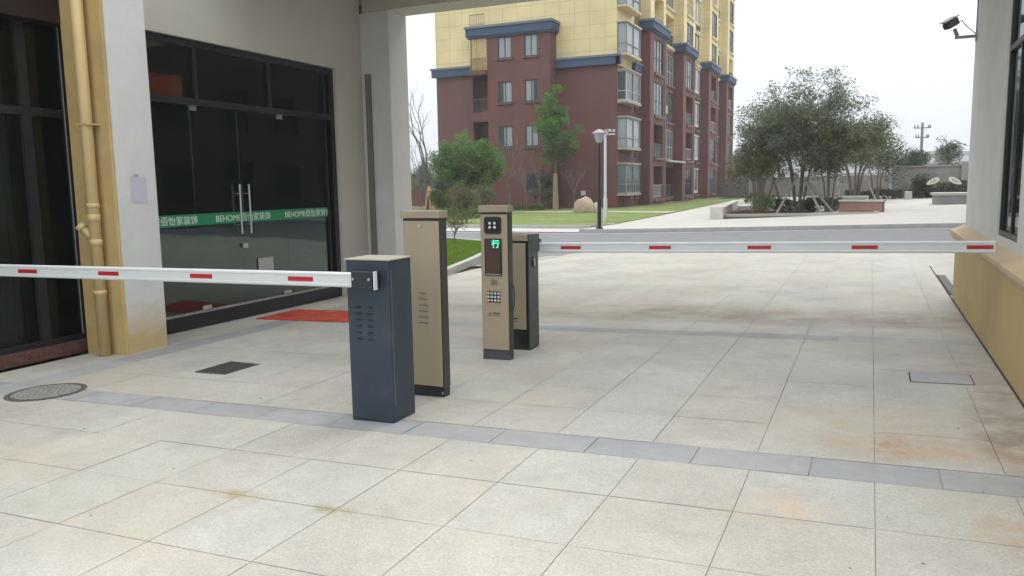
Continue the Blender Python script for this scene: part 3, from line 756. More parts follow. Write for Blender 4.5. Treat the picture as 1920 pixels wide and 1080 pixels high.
def arm(rt, xa, za, xb, zb, y, h, t, reds, yface):
    sl = (zb - za) / (xb - xa)
    mb = MB()
    vs = []
    for x, z in ((xa, za), (xb, zb)):
        # an octagon-cornered extrusion with a shallow groove
        prof = [(-t / 2, -h / 2 + .008), (-t / 2 + .008, -h / 2), (t / 2 - .008, -h / 2), (t / 2, -h / 2 + .008), (t / 2, h / 2 - .008), (t / 2 - .008, h / 2), (-t / 2 + .008, h / 2), (-t / 2, h / 2 - .008),
                (-t / 2, h * .30), (-t / 2 + .004, h * .27), (-t / 2 + .004, -h * .27), (-t / 2, -h * .30)]
        vs += [(x, y + a, z + b) for a, b in prof]
    n = len(vs) // 2
    mb.add(vs, [(i, (i + 1) % n, n + (i + 1) % n, n + i) for i in range(n)] + [tuple(range(n - 1, -1, -1)), tuple(range(n, 2 * n))])
    am = mb.build('boom_arm', m_arm, rt)
    for a, b in reds:
        for sd in (-1, 1):
            za_, zb_ = za + sl * (a - xa), za + sl * (b - xa)
            yy = y - t / 2 + .004 if sd < 0 else y + t / 2
            hh = h * 0.155
            m_ = MB(); y0_, y1_ = (yy - 0.0025, yy + .001) if sd < 0 else (yy - .001, yy + 0.0015)
            m_.add([(a, y0_, za_ - hh), (b, y0_, zb_ - hh), (b, y1_, zb_ - hh), (a, y1_, za_ - hh), (a, y0_, za_ + hh), (b, y0_, zb_ + hh), (b, y1_, zb_ + hh), (a, y1_, za_ + hh)],
                   [(3, 2, 1, 0), (4, 5, 6, 7), (0, 1, 5, 4), (1, 2, 6, 5), (2, 3, 7, 6), (3, 0, 4, 7)])
            m_.build('red_reflector', m_red, am)
            if sd > 0: continue
    return am
arm(g1, -7.0, 0.861, -3.085, 0.900, 4.345, 0.098, 0.045, [(-6.39, -6.16), (-5.45, -5.23), (-4.5, -4.29), (-3.61, -3.40)], -1)
MB().box(-3.088, -2.925, 4.318, 4.409, 0.845, 0.958).build('arm_clamp', m_black if False else mat('clamp_navy', (0.018, 0.022, 0.035), 0.35), g1, bevel=0.004)
MB().box(-2.912, -2.902, 4.314, 4.345, 0.842, 0.962).build('arm_stop', m_arm, g1)
for x in (-3.068, -2.945): MB().tube((x, 4.318, 0.91), (x, 4.308, 0.91), 0.010, n=6).build('bolt', m_steel, g1)

g2 = root('barrier_gate', (-3.0, 7.03, gz(-3.0)), 'tan fronted barrier gate behind the kiosk, its white arm reaching right', 'barrier gate', 'barrier gates')
gb = gz(-3.0)
MB().box(-3.19, -2.925, 6.93, 7.17, gb + .008, 0.975).box(-3.185, -2.93, 6.935, 7.165, gb - .01, gb + .008).build('cabinet', m_darksteel, g2, bevel=0.006)
MB().box(-3.195, -2.93, 6.915, 7.0, 0.976, 1.036).build('lid', m_tanlid, g2, bevel=0.004)
MB().box(-2.9295, -2.919, 6.92, 7.175, 0.976, 1.034).box(-3.195, -2.9295, 7.001, 7.175, 0.976, 1.034).build('lid', m_darksteel, g2)
MB().box(-3.17, -2.955, 6.916, 6.929, 0.13, 0.955).build('front_panel', m_tan, g2, bevel=0.003)
MB().box(-3.185, -2.935, 6.922, 6.9285, -0.05, 0.965).build('front_frame', m_black, g2)
MB().tube((-3.125, 6.9155, 0.88), (-3.125, 6.913, 0.88), 0.009, n=12).build('lock', m_black, g2)
t_ = MB()
for a_, b_ in ((-3.115, -3.085), (-3.08, -3.055), (-3.05, -3.04)): t_.box(a_, b_, 6.9145, 6.9162, 0.225, 0.238)
t_.box(-3.13, -3.03, 6.9145, 6.9162, 0.205, 0.209)
t_.build('plate_marks', m_black, g2)
MB().box(-2.9245, -2.918, 7.02, 7.045, 0.72, 0.82).build('side_lock', m_black, g2)
MB().tube((-2.92, 7.025, 0.80), (-2.905, 7.025, 0.80), 0.006, n=8).tube((-2.92, 7.025, 0.74), (-2.905, 7.025, 0.74), 0.006, n=8).tube((-2.905, 7.025, 0.735), (-2.905, 7.025, 0.805), 0.007, n=8).build('handle', m_steel, g2)
def P2(px): return at_y(px, 463, 7.23).x
arm(g2, -2.93, at_y(1015, 464, 7.23).z, P2(1866), at_y(1866, 463, 7.23).z, 7.23, 0.096, 0.045, [(P2(a), P2(b)) for a, b in ((1053, 1090), (1218, 1259), (1402, 1446), (1597, 1646), (1812, 1862))], -1)
MB().box(-3.10, -2.93, 7.171, 7.262, 0.86, 0.98).build('arm_clamp', MATS['clamp_navy'], g2, bevel=0.004)

# ------------------------------------------------------------------ kiosks
k1 = root('payment_kiosk', (-3.06, 6.53, gz(-3.06)), 'slim tan kiosk with camera window, green lit display and keypad', 'kiosk', 'tan kiosks on the island')
y0 = 6.46; gb = gz(-3.06)
MB().box(-3.195, -2.918, y0, y0 + 0.085, gb + 0.09, 1.262).build('cabinet', m_trim, k1, bevel=0.004)
MB().box(-3.189, -2.927, y0 - 0.008, y0 - 0.0005, gb + 0.095, 1.245).build('front_panel', m_tan, k1, bevel=0.003)
MB().box(-3.193, -2.922, y0 + .002, y0 + 0.08, gb - 0.01, gb + 0.088).build('plinth', mat('plinth_slate', (0.055, 0.06, 0.07), 0.5), k1)
MB().box(-3.205, -2.912, y0 - 0.02, y0 + 0.095, 1.264, 1.325).build('lid', m_tanlid, k1, bevel=0.004)
yf = y0 - 0.009
def K(px, py): return at_y(px, py, yf)
def rrect(x0, x1, z0, z1, r, y, t, name, m, par):
    pts = []
    for cx, cz, a0 in ((x1 - r, z1 - r, 0), (x0 + r, z1 - r, 90), (x0 + r, z0 + r, 180), (x1 - r, z0 + r, 270)):
        for k in range(5): a_ = rad(a0 + k * 22.5); pts.append((cx + r * math.cos(a_), cz + r * math.sin(a_)))
    n = len(pts); mb = MB()
    mb.add([(x, y, z) for x, z in pts] + [(x, y - t, z) for x, z in pts], [tuple(range(n)), tuple(range(2 * n - 1, n - 1, -1))] + [(i, n + i, n + (i + 1) % n, (i + 1) % n) for i in range(n)])
    return mb.build(name, m, par)
cx_ = -3.066
cw = rrect(cx_ - 0.082, cx_ + 0.082, 1.075, 1.225, 0.022, yf, 0.012, 'camera_window', m_black, k1)
rrect(cx_ - 0.062, cx_ + 0.062, 1.095, 1.205, 0.018, yf - 0.012, 0.003, 'inner_rim', mat('inner_black', (0.006, 0.006, 0.007), 0.15), cw)
for dx in (-0.024, 0.024):
    for dz in (-0.018, 0.018): MB().box(cx_ + dx - 0.010, cx_ + dx + 0.010, yf - 0.019, yf - 0.0152, 1.15 + dz - 0.010, 1.15 + dz + 0.010).build('led', mat('led_white', (0.75, 0.75, 0.72), 0.4, 0.02), cw)
sc = MB().box(cx_ - 0.083, cx_ + 0.083, yf - 0.010, yf, 0.70, 1.03).build('display', m_black, k1)
MB().box(cx_ - 0.070, cx_ + 0.070, yf - 0.0125, yf - 0.0105, 0.725, 1.022).build('screen', mat('brown_screen', (0.055, 0.028, 0.02), 0.3, 0.15, 6), sc)
M = Matrix(((1, 0, 0, cx_ - 0.008), (0, 0, -1, yf - 0.0135), (0, 1, 0, 0.955), (0, 0, 0, 1)))
m_led = mat('green_led', (0.0, 0.6, 0.3), 0.5, 0.02, emit=((0.05, 0.9, 0.45), 1.3))
text_mesh('led_text', '行', 0.075, M, m_led, sc, 0.0004, 0.074, 0.0)
t_ = MB()
for k in range(11): t_.box(cx_ - 0.072 + k * 0.0132, cx_ - 0.064 + k * 0.0132 + (0.003 if k % 3 else 0), yf - 0.0115, yf - 0.0102, 0.708, 0.715)
t_.build('small_print', mat('print_grey', (0.4, 0.4, 0.4), 0.6), sc)
t_ = MB()
for k in range(5): t_.box(cx_ - 0.03, cx_ + 0.035, yf - 0.0022, yf + .0005, 0.615 + k * 0.010, 0.619 + k * 0.010)
t_.build('speaker_slots', mat('slot_brown', (0.16, 0.13, 0.10), 0.7), k1)
kp = MB().box(cx_ - 0.070, cx_ + 0.060, yf - 0.004, yf, 0.455, 0.555).build('keypad', mat('keypad_dark', (0.025, 0.02, 0.03), 0.4), k1)
for i in range(4):
    for j in range(3):
        X = cx_ - 0.055 + i * 0.0335; Z = 0.473 + j * 0.032
        MB().box(X - 0.0105, X + 0.0105, yf - 0.009, yf - 0.0042, Z - 0.0095, Z + 0.0095).build('key', mat('key_grey', (0.55, 0.53, 0.50), 0.35, 0.04), kp, bevel=0.001)
t_ = MB()
for a_, b_, h_ in ((-0.055, -0.030, 6), (-0.012, -0.004, 13), (0.0, 0.018, 9), (0.022, 0.05, 7)): t_.box(cx_ + a_, cx_ + b_, yf - 0.0018, yf + .0005, 0.352, 0.352 + h_ / 1000)
t_.box(cx_ - 0.062, cx_ + 0.058, yf - 0.0018, yf + .0005, 0.336, 0.340)
t_.build('plate_marks', m_black, k1)
b = MB(); b.path([(-2.917, y0 + .06, 0.62), (-2.900, y0 + .06, 0.58), (-2.896, y0 + .06, 0.50), (-2.900, y0 + .06, 0.42), (-2.917, y0 + .06, 0.38)], [0.005] * 5, 6); b.build('side_cable', m_black, k1)

k2 = root('payment_kiosk', (-3.02, 5.2, gz(-3.02)), 'tall tan kiosk seen from its plain back, six slots and a lock', 'kiosk', 'tan kiosks on the island')
gb = gz(-3.02); y0 = 5.12
MB().box(-3.175, -2.858, y0, y0 + 0.095, gb + 0.075, 1.268).build('cabinet', m_trim, k2, bevel=0.004)
MB().box(-3.169, -2.868, y0 - 0.008, y0 - 0.0005, gb + 0.085, 1.25).build('rear_panel', m_tan, k2, bevel=0.003)
MB().box(-3.17, -2.863, y0 + .002, y0 + 0.09, gb - 0.01, gb + 0.073).build('plinth', m_black, k2)
MB().box(-3.185, -2.852, y0 - 0.018, y0 + 0.105, 1.27, 1.325).build('lid', m_tanlid, k2, bevel=0.004)
MB().tube((-3.025, y0 - .009, 1.215), (-3.025, y0 - .016, 1.215), 0.011, n=14).build('lock', m_steel, k2)
for k in range(6): louvre(-3.055, -2.975, y0 - 0.0083, 0.60 + (k - 2.5) * 0.045, mat('louvre_light', (0.50, 0.46, 0.38), 0.35), k2, 0.013, 0.008)
bb = MB().tube((-2.875, y0 + .001, gb + .035), (-2.875, y0 - .006, gb + .035), 0.009, n=8); bb.build('bolt', m_steel, k2)

# ------------------------------------------------------------------ apartment building
m_bred = mat('maroon_render', (0.155, 0.064, 0.056), 0.85, 0.10, 0.5, 0.1, 20, stain=((0.15, 0.085, 0.085), 0.35, 0.5, 0.6), stretch=(1, 1, 0.4))
m_bblue = mat('slate_blue_cornice', (0.045, 0.078, 0.145), 0.7, 0.10, 1)
m_bcap = mat('cornice_cap', (0.17, 0.18, 0.21), 0.8, 0.1, 1)
m_bfr = mat('window_frame_dark', (0.05, 0.055, 0.06), 0.5)
m_bfl = mat('window_frame_pale', (0.45, 0.45, 0.43), 0.5)
m_sill = mat('maroon_sill', (0.14, 0.085, 0.08), 0.8)
for_ac = mat('ac_white', (.42, .41, .39), .6)
m_rail = mat('ochre_rail', (0.30, 0.24, 0.12), 0.6)
m_raild = mat('dark_rail', (0.09, 0.09, 0.09), 0.5)
m_pcur = mat('curtained_glass', (0.30, 0.335, 0.355), 0.25, 0.12, 1.2, stretch=(3, 3, .3))
m_pdk = mat('dark_glass', (0.035, 0.04, 0.042), 0.08, 0.3, 1)
m_pgr = mat('green_glass', (0.11, 0.145, 0.14), 0.1, 0.35, 0.9, stretch=(2, 2, .6))
m_inner = mat('balcony_interior', (0.10, 0.075, 0.07), 0.9, 0.3, 0.6)
def yellow_tiles():
    m = bpy.data.materials.new('yellow_wall_tiles'); m.use_nodes = True
    N = m.node_tree.nodes; L = m.node_tree.links; b = N['Principled BSDF']; b.inputs['Roughness'].default_value = 0.7
    g = N.new('ShaderNodeNewGeometry'); s = N.new('ShaderNodeSeparateXYZ'); L.new(g.outputs['Position'], s.inputs[0])
    ad = N.new('ShaderNodeMath'); L.new(s.outputs[0], ad.inputs[0]); L.new(s.outputs[1], ad.inputs[1])
    c = N.new('ShaderNodeCombineXYZ'); L.new(ad.outputs[0], c.inputs[0]); L.new(s.outputs[2], c.inputs[1])
    br = N.new('ShaderNodeTexBrick'); br.offset = 0; br.inputs['Scale'].default_value = 1
    br.inputs['Brick Width'].default_value = 1.05; br.inputs['Row Height'].default_value = 0.85; br.inputs['Mortar Size'].default_value = 0.025
    br.inputs['Mortar Smooth'].default_value = 0.3
    br.inputs['Color1'].default_value = (0.74, 0.62, 0.345, 1); br.inputs['Color2'].default_value = (0.71, 0.59, 0.325, 1); br.inputs['Mortar'].default_value = (0.58, 0.48, 0.27, 1)
    L.new(c.outputs[0], br.inputs['Vector'])
    t = N.new('ShaderNodeTexNoise'); t.inputs['Scale'].default_value = 0.5; L.new(g.outputs['Position'], t.inputs['Vector'])
    r = N.new('ShaderNodeMapRange'); r.inputs[1].default_value = .3; r.inputs[2].default_value = .7; r.inputs[3].default_value = 0.9; r.inputs[4].default_value = 1.08; L.new(t.outputs[0], r.inputs[0])
    v = N.new('ShaderNodeVectorMath'); v.operation = 'SCALE'; L.new(br.outputs[0], v.inputs[0]); L.new(r.outputs[0], v.inputs['Scale'])
    L.new(v.outputs[0], b.inputs['Base Color']); return m
m_byel = yellow_tiles()
apt = root('apartment_building', (-22, 60, -0.1), 'maroon and yellow apartment building with blue cornices beyond the lawn', 'building')
BX, BY = -15.5, 52.0
XL = -29.0; GB = -0.12; TOP = 31.0; FH = 3.05; BAND = 9.25; CB = 12.25; XB = -14.7
def win(o, u, n, a, b, z0, z1, rec=0.12, nm=1, pane=m_pcur, frm=m_bfr, sill=True, hrail=None, fw=0.06):
    f = MB()
    f.obox(o, u, n, a, a + fw, -rec, -rec + .07, z0, z1); f.obox(o, u, n, b - fw, b, -rec, -rec + .07, z0, z1)
    f.obox(o, u, n, a + fw, b - fw, -rec, -rec + .068, z0, z0 + fw); f.obox(o, u, n, a + fw, b - fw, -rec, -rec + .068, z1 - fw, z1)
    for k in range(nm): q = a + (b - a) * (k + 1) / (nm + 1); f.obox(o, u, n, q - fw / 2, q + fw / 2, -rec, -rec + .066, z0 + fw, z1 - fw)
    if hrail: f.obox(o, u, n, a + fw, b - fw, -rec, -rec + .06, z0 + hrail, z0 + hrail + .06)
    w_ = f.build('window', frm, apt)
    P = MB().obox(o, u, n, a + .01, b - .01, -rec + .01, -rec + .03, z0 + .01, z1 - .01); P.build('pane', pane, w_)
    if sill: MB().obox(o, u, n, a - .12, b + .12, 0.003, .10, z0 - .13, z0 - .02).build('sill', m_sill, w_)
    return w_
def railing(o, u, n, a, b, z, h=1.0, d=0.0, m=None, step=0.14, name='balcony_rail', par=None):
    f = MB(); f.obox(o, u, n, a, b, d - .03, d + .03, z + h - .05, z + h); f.obox(o, u, n, a, b, d - .025, d + .025, z + .08, z + .12)
    k = a
    while k < b: f.obox(o, u, n, k, k + .03, d - .012, d + .012, z + .12, z + h - .05); k += step
    return f.build(name, m or m_raild, par or apt)
# front facade (faces the camera)
UF, NF = (1, 0), (0, -1)
X = lambda px, Y=BY: at_y(px, 300, Y).x
bl0, bl1 = X(887, 50.8), X(1033, 50.8)
mb = MB(); mb.quad((XL, BY, GB), (bl0 , BY, GB), (bl0, BY, BAND), (XL, BY, BAND)); mb.quad((bl1, BY, GB), (BX, BY, GB), (BX, BY, BAND), (bl1, BY, BAND))
FY = 50.8
wx = [(X(937, FY), X(962, FY)), (X(986, FY), X(1010, FY))]
zc = [1.75, 4.80, 7.80, 10.75]
holes = [(a, b, z - .70, z + .70) for a, b in wx for z in zc if not (z < 3 and a < -22.6)]
lg0, lg1 = X(889, FY), X(917, FY)
holes += [(lg0, lg1, 3.45 + 0.0, 5.9, 1.15), (lg0, lg1, 6.55, 9.0, 1.15)]
mb.facade((0, FY), UF, NF, bl0, bl1, GB, 11.5, [h for h in holes if h[3] <= 11.5], 0.14)
mb.quad((bl0, FY, GB), (bl0, FY, 11.5), (bl0, BY, 11.5), (bl0, BY, GB)); mb.quad((bl1, FY, GB), (bl1, BY, GB), (bl1, BY, 11.5), (bl1, FY, 11.5))
mb.build('wall', m_bred, apt)
for a, b in wx:
    for z in zc:
        if z < 3 and a < -22.6: continue
        win((0, FY), UF, NF, a, b, z - .70, z + .70, 0.12, 1, m_pcur)
# dark halves where a sash stands open
for (i, z) in ((0, zc[2]), (0, zc[1])):
    a, b = wx[i]; MB().box(a + .06, a + .34, FY + .075, FY + .088, z - .62, z + .62).build('open_sash', m_pdk, apt)
a, b = wx[1]; MB().box(b - .34, b - .06, FY + .075, FY + .088, zc[2] - .62, zc[2] + .62).build('open_sash', m_pdk, apt)
MB().box(wx[1][0] + .05, wx[1][1] - .05, FY + .075, FY + .088, zc[0] - .6, zc[0] + .6).build('open_sash', m_pdk, apt)
for z in (3.45, 6.55): railing((0, FY), UF, NF, lg0, lg1, z, 0.9, -0.05)
# ochre loggia of the fourth storey
MB().box(lg0 - .15, lg1 - .02, FY - .25, FY - .003, 9.05, 9.35).build('balcony_slab', m_bred, apt)
MB().box(lg0, lg1 - .02, FY - .004, FY - .001, 9.36, 11.49).build('wall', mat('ochre_render', (0.50, 0.36, 0.19), 0.8), apt)
railing((0, FY - .12), UF, NF, lg0 - .1, lg1 - .05, 9.35, 0.85, 0, m_rail)
MB().box(lg0 + .35, lg0 + .42, FY - .01, FY - .005, 9.36, 11.49).build('drain_pipe', m_rail, apt)
# block cornice
def cornice(x0, x1, y0, y1, z, h=0.75, over=0.3):
    p = MB().box(x0 - over, x1 + over, y0 - over, y1, z + .12, z + h - .16).box(x0 - over * .6, x1 + over * .6, y0 - over * .6, y1, z, z + .12)
    c_ = p.build('cornice', m_bblue, apt)
    MB().box(x0 - over - .08, x1 + over + .08, y0 - over - .08, y1, z + h - .158, z + h).build('cornice_cap', m_bcap, c_)
cornice(bl0 - .05, bl1, FY, BY + .3, 11.5, 0.8, 0.22)
railing((0, FY - .1), UF, NF, lg0 - .1, lg1 - .1, 12.3, 0.8, 0, m_rail)
# long cornice bands on the front
MB().box(XL - .25, bl0 - .003, BY - .28, BY - .003, BAND, BAND + .50).build('cornice', m_bblue, apt)
MB().box(XL - .32, bl0 - .003, BY - .34, BY - .003, BAND + .502, BAND + .64).build('cornice_cap', m_bcap, apt)
MB().box(bl1 + .003, BX + .25, BY - .28, BY - .003, BAND, BAND + .50).build('cornice', m_bblue, apt)
MB().box(bl1 + .003, BX + .32, BY - .34, BY - .003, BAND + .502, BAND + .64).build('cornice_cap', m_bcap, apt)
y_ = MB(); y_.quad((XL, BY, BAND + .3), (BX, BY, BAND + .3), (BX, BY, TOP), (XL, BY, TOP)); y_.build('wall', m_byel, apt, label='yellow tiled upper wall')
mb = MB(); mb.quad((XL, BY, GB), (XL, BY, TOP), (XL, 96, TOP), (XL, 96, GB)); mb.quad((XL, 96, GB), (XL, 96, TOP), (BX, 96, TOP), (BX, 96, GB)); mb.quad((XL, BY, TOP), (BX, BY, TOP), (BX, 96, TOP), (XL, 96, TOP))
mb.build('wall', m_byel, apt)
# side facade (faces +X, running away from the camera); u along +Y
US, NS = (0, 1), (1, 0)
YE = 95.4
blocks = [(57.6, 62.3), (68.7, 73.3), (80.3, 85.0), (90.8, 95.3)]
recess = [(52.0, 57.6), (62.3, 68.7), (73.3, 80.3), (85.0, 90.8)]
lower = MB(); upper = MB()
todo = []
for i, (a, b) in enumerate(recess):
    zt = BAND if i == 0 else CB
    hs = []
    for k in range(10):
        zf = GB + .12 + k * FH
        if i == 0: continue
        if i in (1, 3): h = (b - 3.1 if i == 1 else b - 3.4, b - .2, zf + .35, zf + 2.75, 0.9)
        else: h = (b - 2.6, b - .3, zf + .35, zf + 2.75, 0.9)
        hs.append(h); todo.append((i, k, h))
    def split(hs, lo, hi): return [h for h in hs if h[2] >= lo and h[3] <= hi]
    lower.facade((BX, 0), US, NS, a, b, GB, zt, [h for h in hs if h[3] <= zt], 0.3)
    top_h = []
    for h in hs:
        if h[3] > zt:
            top_h.append((h[0], h[1], max(h[2], zt), h[3], h[4]))
    upper.facade((BX, 0), US, NS, a, b, zt, TOP, [h for h in top_h if h[3] < TOP], 0.3)
for i, (a, b) in enumerate(blocks):
    lower.quad((BX, a, GB), (XB, a, GB), (XB, a, CB), (BX, a, CB)); lower.quad((BX, b, GB), (BX, b, CB), (XB, b, CB), (XB, b, GB))
    upper.quad((BX, a, CB), (XB, a, CB), (XB, a, TOP), (BX, a, TOP)); upper.quad((BX, b, CB), (BX, b, TOP), (XB, b, TOP), (XB, b, CB))
    upper.quad((BX, a, TOP), (XB, a, TOP), (XB, b, TOP), (BX, b, TOP))
    hs = []
    for k in range(10):
        zf = GB + .12 + k * FH
        hs.append((a + 1.15, b - .75, zf + .35, min(zf + 2.75, TOP - .1), 0.7))
    for k, h in enumerate(hs): todo.append((10 + i, k, h))
    lower.facade((XB, 0), US, NS, a, b, GB, CB, [h for h in hs if h[3] <= CB], 0.3)
    upper.facade((XB, 0), US, NS, a, b, CB, TOP, [h for h in hs if h[2] >= CB], 0.3)
    p = MB().box(BX - 0.0, XB + .28, a - .28, b + .28, CB + .12, CB + .58).box(BX, XB + .15, a - .15, b + .15, CB, CB + .12)
    c_ = p.build('cornice', m_bblue, apt); MB().box(BX, XB + .36, a - .36, b + .36, CB + .582, CB + .75).build('cornice_cap', m_bcap, c_)
    # pale corner pilaster strips
    MB().box(XB + .003, XB + .06, b - .35, b, GB, CB - .003).build('pilaster', mat('mauve_render', (0.19, 0.12, 0.12), 0.85), apt)
lower.build('wall', m_bred, apt); upper.build('wall', m_byel, apt, label='yellow upper side wall')
for (i, k, h) in todo:
    if k > 7: continue
    o = (BX, 0) if i < 10 else (XB, 0)
    a, b, z0_, z1_ = h[:4]
    if z1_ > TOP or (i >= 10 and z0_ < CB < z1_) : continue
    kind = (i * 7 + k * 5) % 4
    if i == 1 and k in (2, 3): kind = 0
    if kind in (0, 1):
        win(o, US, NS, a, b, z0_, z1_, 0.12, 2, (m_pgr if kind == 0 else m_pdk), m_bfl if i < 10 and k % 2 else m_bfr, False, 1.0, 0.07)
    else:
        rl = railing(o, US, NS, a, b, z0_, 1.0, -0.08, m_bfl if kind == 2 else m_raild, 0.3)
        if kind == 3 or k == 0: MB().obox(o, US, NS, a + .02, b - .02, -.12, -.10, z0_ + .05, z0_ + .95).build('rail_glass', m_pgr, rl)
    MB().obox(o, US, NS, a - .05, b + .05, .003, .14, z0_ - .22, z0_ - .02).build('balcony_slab', m_sill if z0_ < CB else mat('cream_slab', (0.55, 0.48, 0.32), 0.8), apt)
# corner bays and louvres
for k in range(6):
    zc_ = 1.82 + k * FH; z0_, z1_ = zc_ - 1.0, zc_ + 0.95; yA, yB = 52.15, 55.5; xo = BX + 0.62
    wall_c = m_sill if k < 3 else mat('cream_slab', (0.55, 0.48, 0.32), 0.8)
    f = MB()
    for (xa, ya) in ((BX, yA), (xo, yA), (xo, yB), (xo, (yA + yB) / 2)): f.box(xa - .06, xa + .02, ya - .04, ya + .04, z0_ + .003, z1_ - .003)
    f.box(BX, xo + .015, yA - .035, yA + .0, z0_ + .003, z0_ + .08); f.box(BX, xo + .015, yA - .035, yA, z1_ - .08, z1_ - .003)
    f.box(xo - .04, xo + .015, yA, yB, z0_ + .003, z0_ + .08); f.box(xo - .04, xo + .015, yA, yB, z1_ - .08, z1_ - .003); f.box(xo - .03, xo + .01, yA, yB, z0_ + .6, z0_ + .65); f.box(BX, xo, yA - .03, yA, z0_ + .6, z0_ + .65)
    bay = f.build('bay_window', m_bfl if k % 3 == 2 else mat('frame_grey', (0.22, 0.22, 0.21), 0.5), apt)
    MB().box(BX + .003, xo - .045, yA + .003, yB - .005, z0_ + .01, z1_ - .01).build('pane', [m_pgr, m_pcur, m_pdk, m_pcur, m_pcur, m_pgr][k], bay)
    sm_ = mat('bay_slab', (0.36, 0.31, 0.26), 0.8) if k < 3 else MATS['cream_slab']; MB().box(BX + .003, xo + .08, yA - .10, yB + .08, z0_ - .14, z0_).build('slab', sm_, bay); MB().box(BX + .003, xo + .10, yA - .12, yB + .10, z1_, z1_ + .10).build('slab', sm_, bay)
for k in range(6):
    z0_ = 0.35 + k * FH
    l = MB()
    for j in range(20): l.add([(BX + .02, 56.3, z0_ + j * .13), (BX + .02, 57.35, z0_ + j * .13), (BX + .12, 57.35, z0_ + j * .13 + .015), (BX + .12, 56.3, z0_ + j * .13 + .015), (BX + .02, 56.3, z0_ + j * .13 + .07), (BX + .02, 57.35, z0_ + j * .13 + .07)], [(0, 1, 2, 3), (3, 2, 5, 4), (0, 3, 4), (1, 5, 2)])
    l.build('louvre', mat('louvre_grey', (0.24, 0.19, 0.19), 0.6) if k < 3 else MATS['cream_slab'], apt)
    MB().box(BX + .002, BX + .018, 56.25, 57.4, z0_ - .05, z0_ + 2.62).build('louvre_back', m_pdk, apt)
MB().box(BX + .003, BX + .25, 55.65, 57.55, BAND, BAND + .50).build('cornice', m_bblue, apt); MB().box(BX + .003, BX + .32, 55.65, 57.55, BAND + .502, BAND + .64).build('cornice_cap', m_bcap, apt)
MB().box(BX + .003, BX + .28, BY - .28, BY + .1, BAND, BAND + .5).build('cornice', m_bblue, apt)
# bay strips between the second and third blocks
for k in range(8):
    z0_ = 0.75 + k * FH
    f = MB(); yA, yB = 74.2, 77.0; xo = BX + .45
    for ya in (yA, yB, (yA + yB) / 2): f.box(xo - .04, xo + .02, ya - .05, ya + .05, z0_, z0_ + 1.9)
    f.box(xo - .04, xo + .015, yA, yB, z0_ - .25, z0_); f.box(BX, xo, yA - .05, yA, z0_ - .25, z0_ + .05); f.box(BX, xo + .1, yA - .1, yB + .1, z0_ + 1.9, z0_ + 2.0)
    bay = f.build('bay_window', MATS['cream_slab'] if z0_ > CB else m_bfl, apt)
    MB().box(BX + .003, xo - .045, yA, yB, z0_ + .002, z0_ + 1.898).build('pane', m_pcur if k % 2 else m_pgr, bay)
for (yy, kk) in ((63.2, 1), (63.2, 3), (64.1, 2), (86.0, 2), (86.0, 1), (74.0, 0), (87, 4)):
    zz = .9 + kk * FH
    MB().box(BX + .01, BX + .36, yy, yy + .85, zz, zz + .6).build('air_conditioner', for_ac, apt)
for (yy) in (62.9, 73.8, 85.6): MB().tube((BX + .08, yy, GB), (BX + .08, yy, TOP), .06, n=8).build('drain_pipe', MATS['mauve_render'], apt)
# porch slab over the first recess
MB().box(BX + .003, BX + 1.1, 62.35, 68.6, 3.12, 3.24).build('porch_slab', m_bfl, apt)
ws = MB().box(X(1090, BY), X(1098, BY), BY - .06, BY - .003, 0.55, 0.85)
sx_ = at_y(1094, 362, BY); w_ = MB().box(sx_.x - .16, sx_.x + .16, BY - .05, BY - .004, sx_.z - .16, sx_.z + .16)
w_.build('meter_box', m_arm, apt)

# ------------------------------------------------------------------ trees
m_bark = mat('grey_bark', (0.15, 0.125, 0.105), 0.9, 0.25, 6, 0.5, 30)
m_barkp = mat('pale_bark', (0.20, 0.17, 0.14), 0.9, 0.2, 6, 0.4, 30)
m_wrap = mat('straw_wrap', (0.33, 0.24, 0.17), 0.9, 0.15, 8, 0.3, 40)
m_leafA = leafmat('leaf_grey_green', (0.075, 0.098, 0.055), (0.24, 0.27, 0.17), .4)
m_leafB = leafmat('leaf_mid_green', (0.055, 0.10, 0.025), (0.13, 0.19, 0.055))
m_leafC = leafmat('leaf_bright_green', (0.07, 0.16, 0.025), (0.19, 0.36, 0.08), .35)
m_leafD = leafmat('leaf_dark', (0.03, 0.045, 0.022), (0.09, 0.115, 0.06))
m_leafE = leafmat('leaf_olive', (0.07, 0.085, 0.03), (0.16, 0.15, 0.06))
def cg(s_):
    while True:
        g = random.gauss(0, 1)
        if abs(g) < 1.5: return g * s_
def leaves(mb, p, n, sp, size, drop=0.0):
    for _ in range(n):
        q = p + Vector((cg(sp), cg(sp), cg(sp * .8) - drop))
        a = Vector((random.gauss(0, 1), random.gauss(0, 1), random.gauss(-0.3, .6))).normalized()
        b = a.cross(Vector((random.gauss(0, 1), random.gauss(0, 1), random.gauss(0, 1)))).normalized()
        L_ = size * random.uniform(.7, 1.4); W = L_ * .42
        mb.add([q, q + a * L_ * .5 + b * W * .5, q + a * L_, q + a * L_ * .5 - b * W * .5], [(0, 1, 2, 3)])
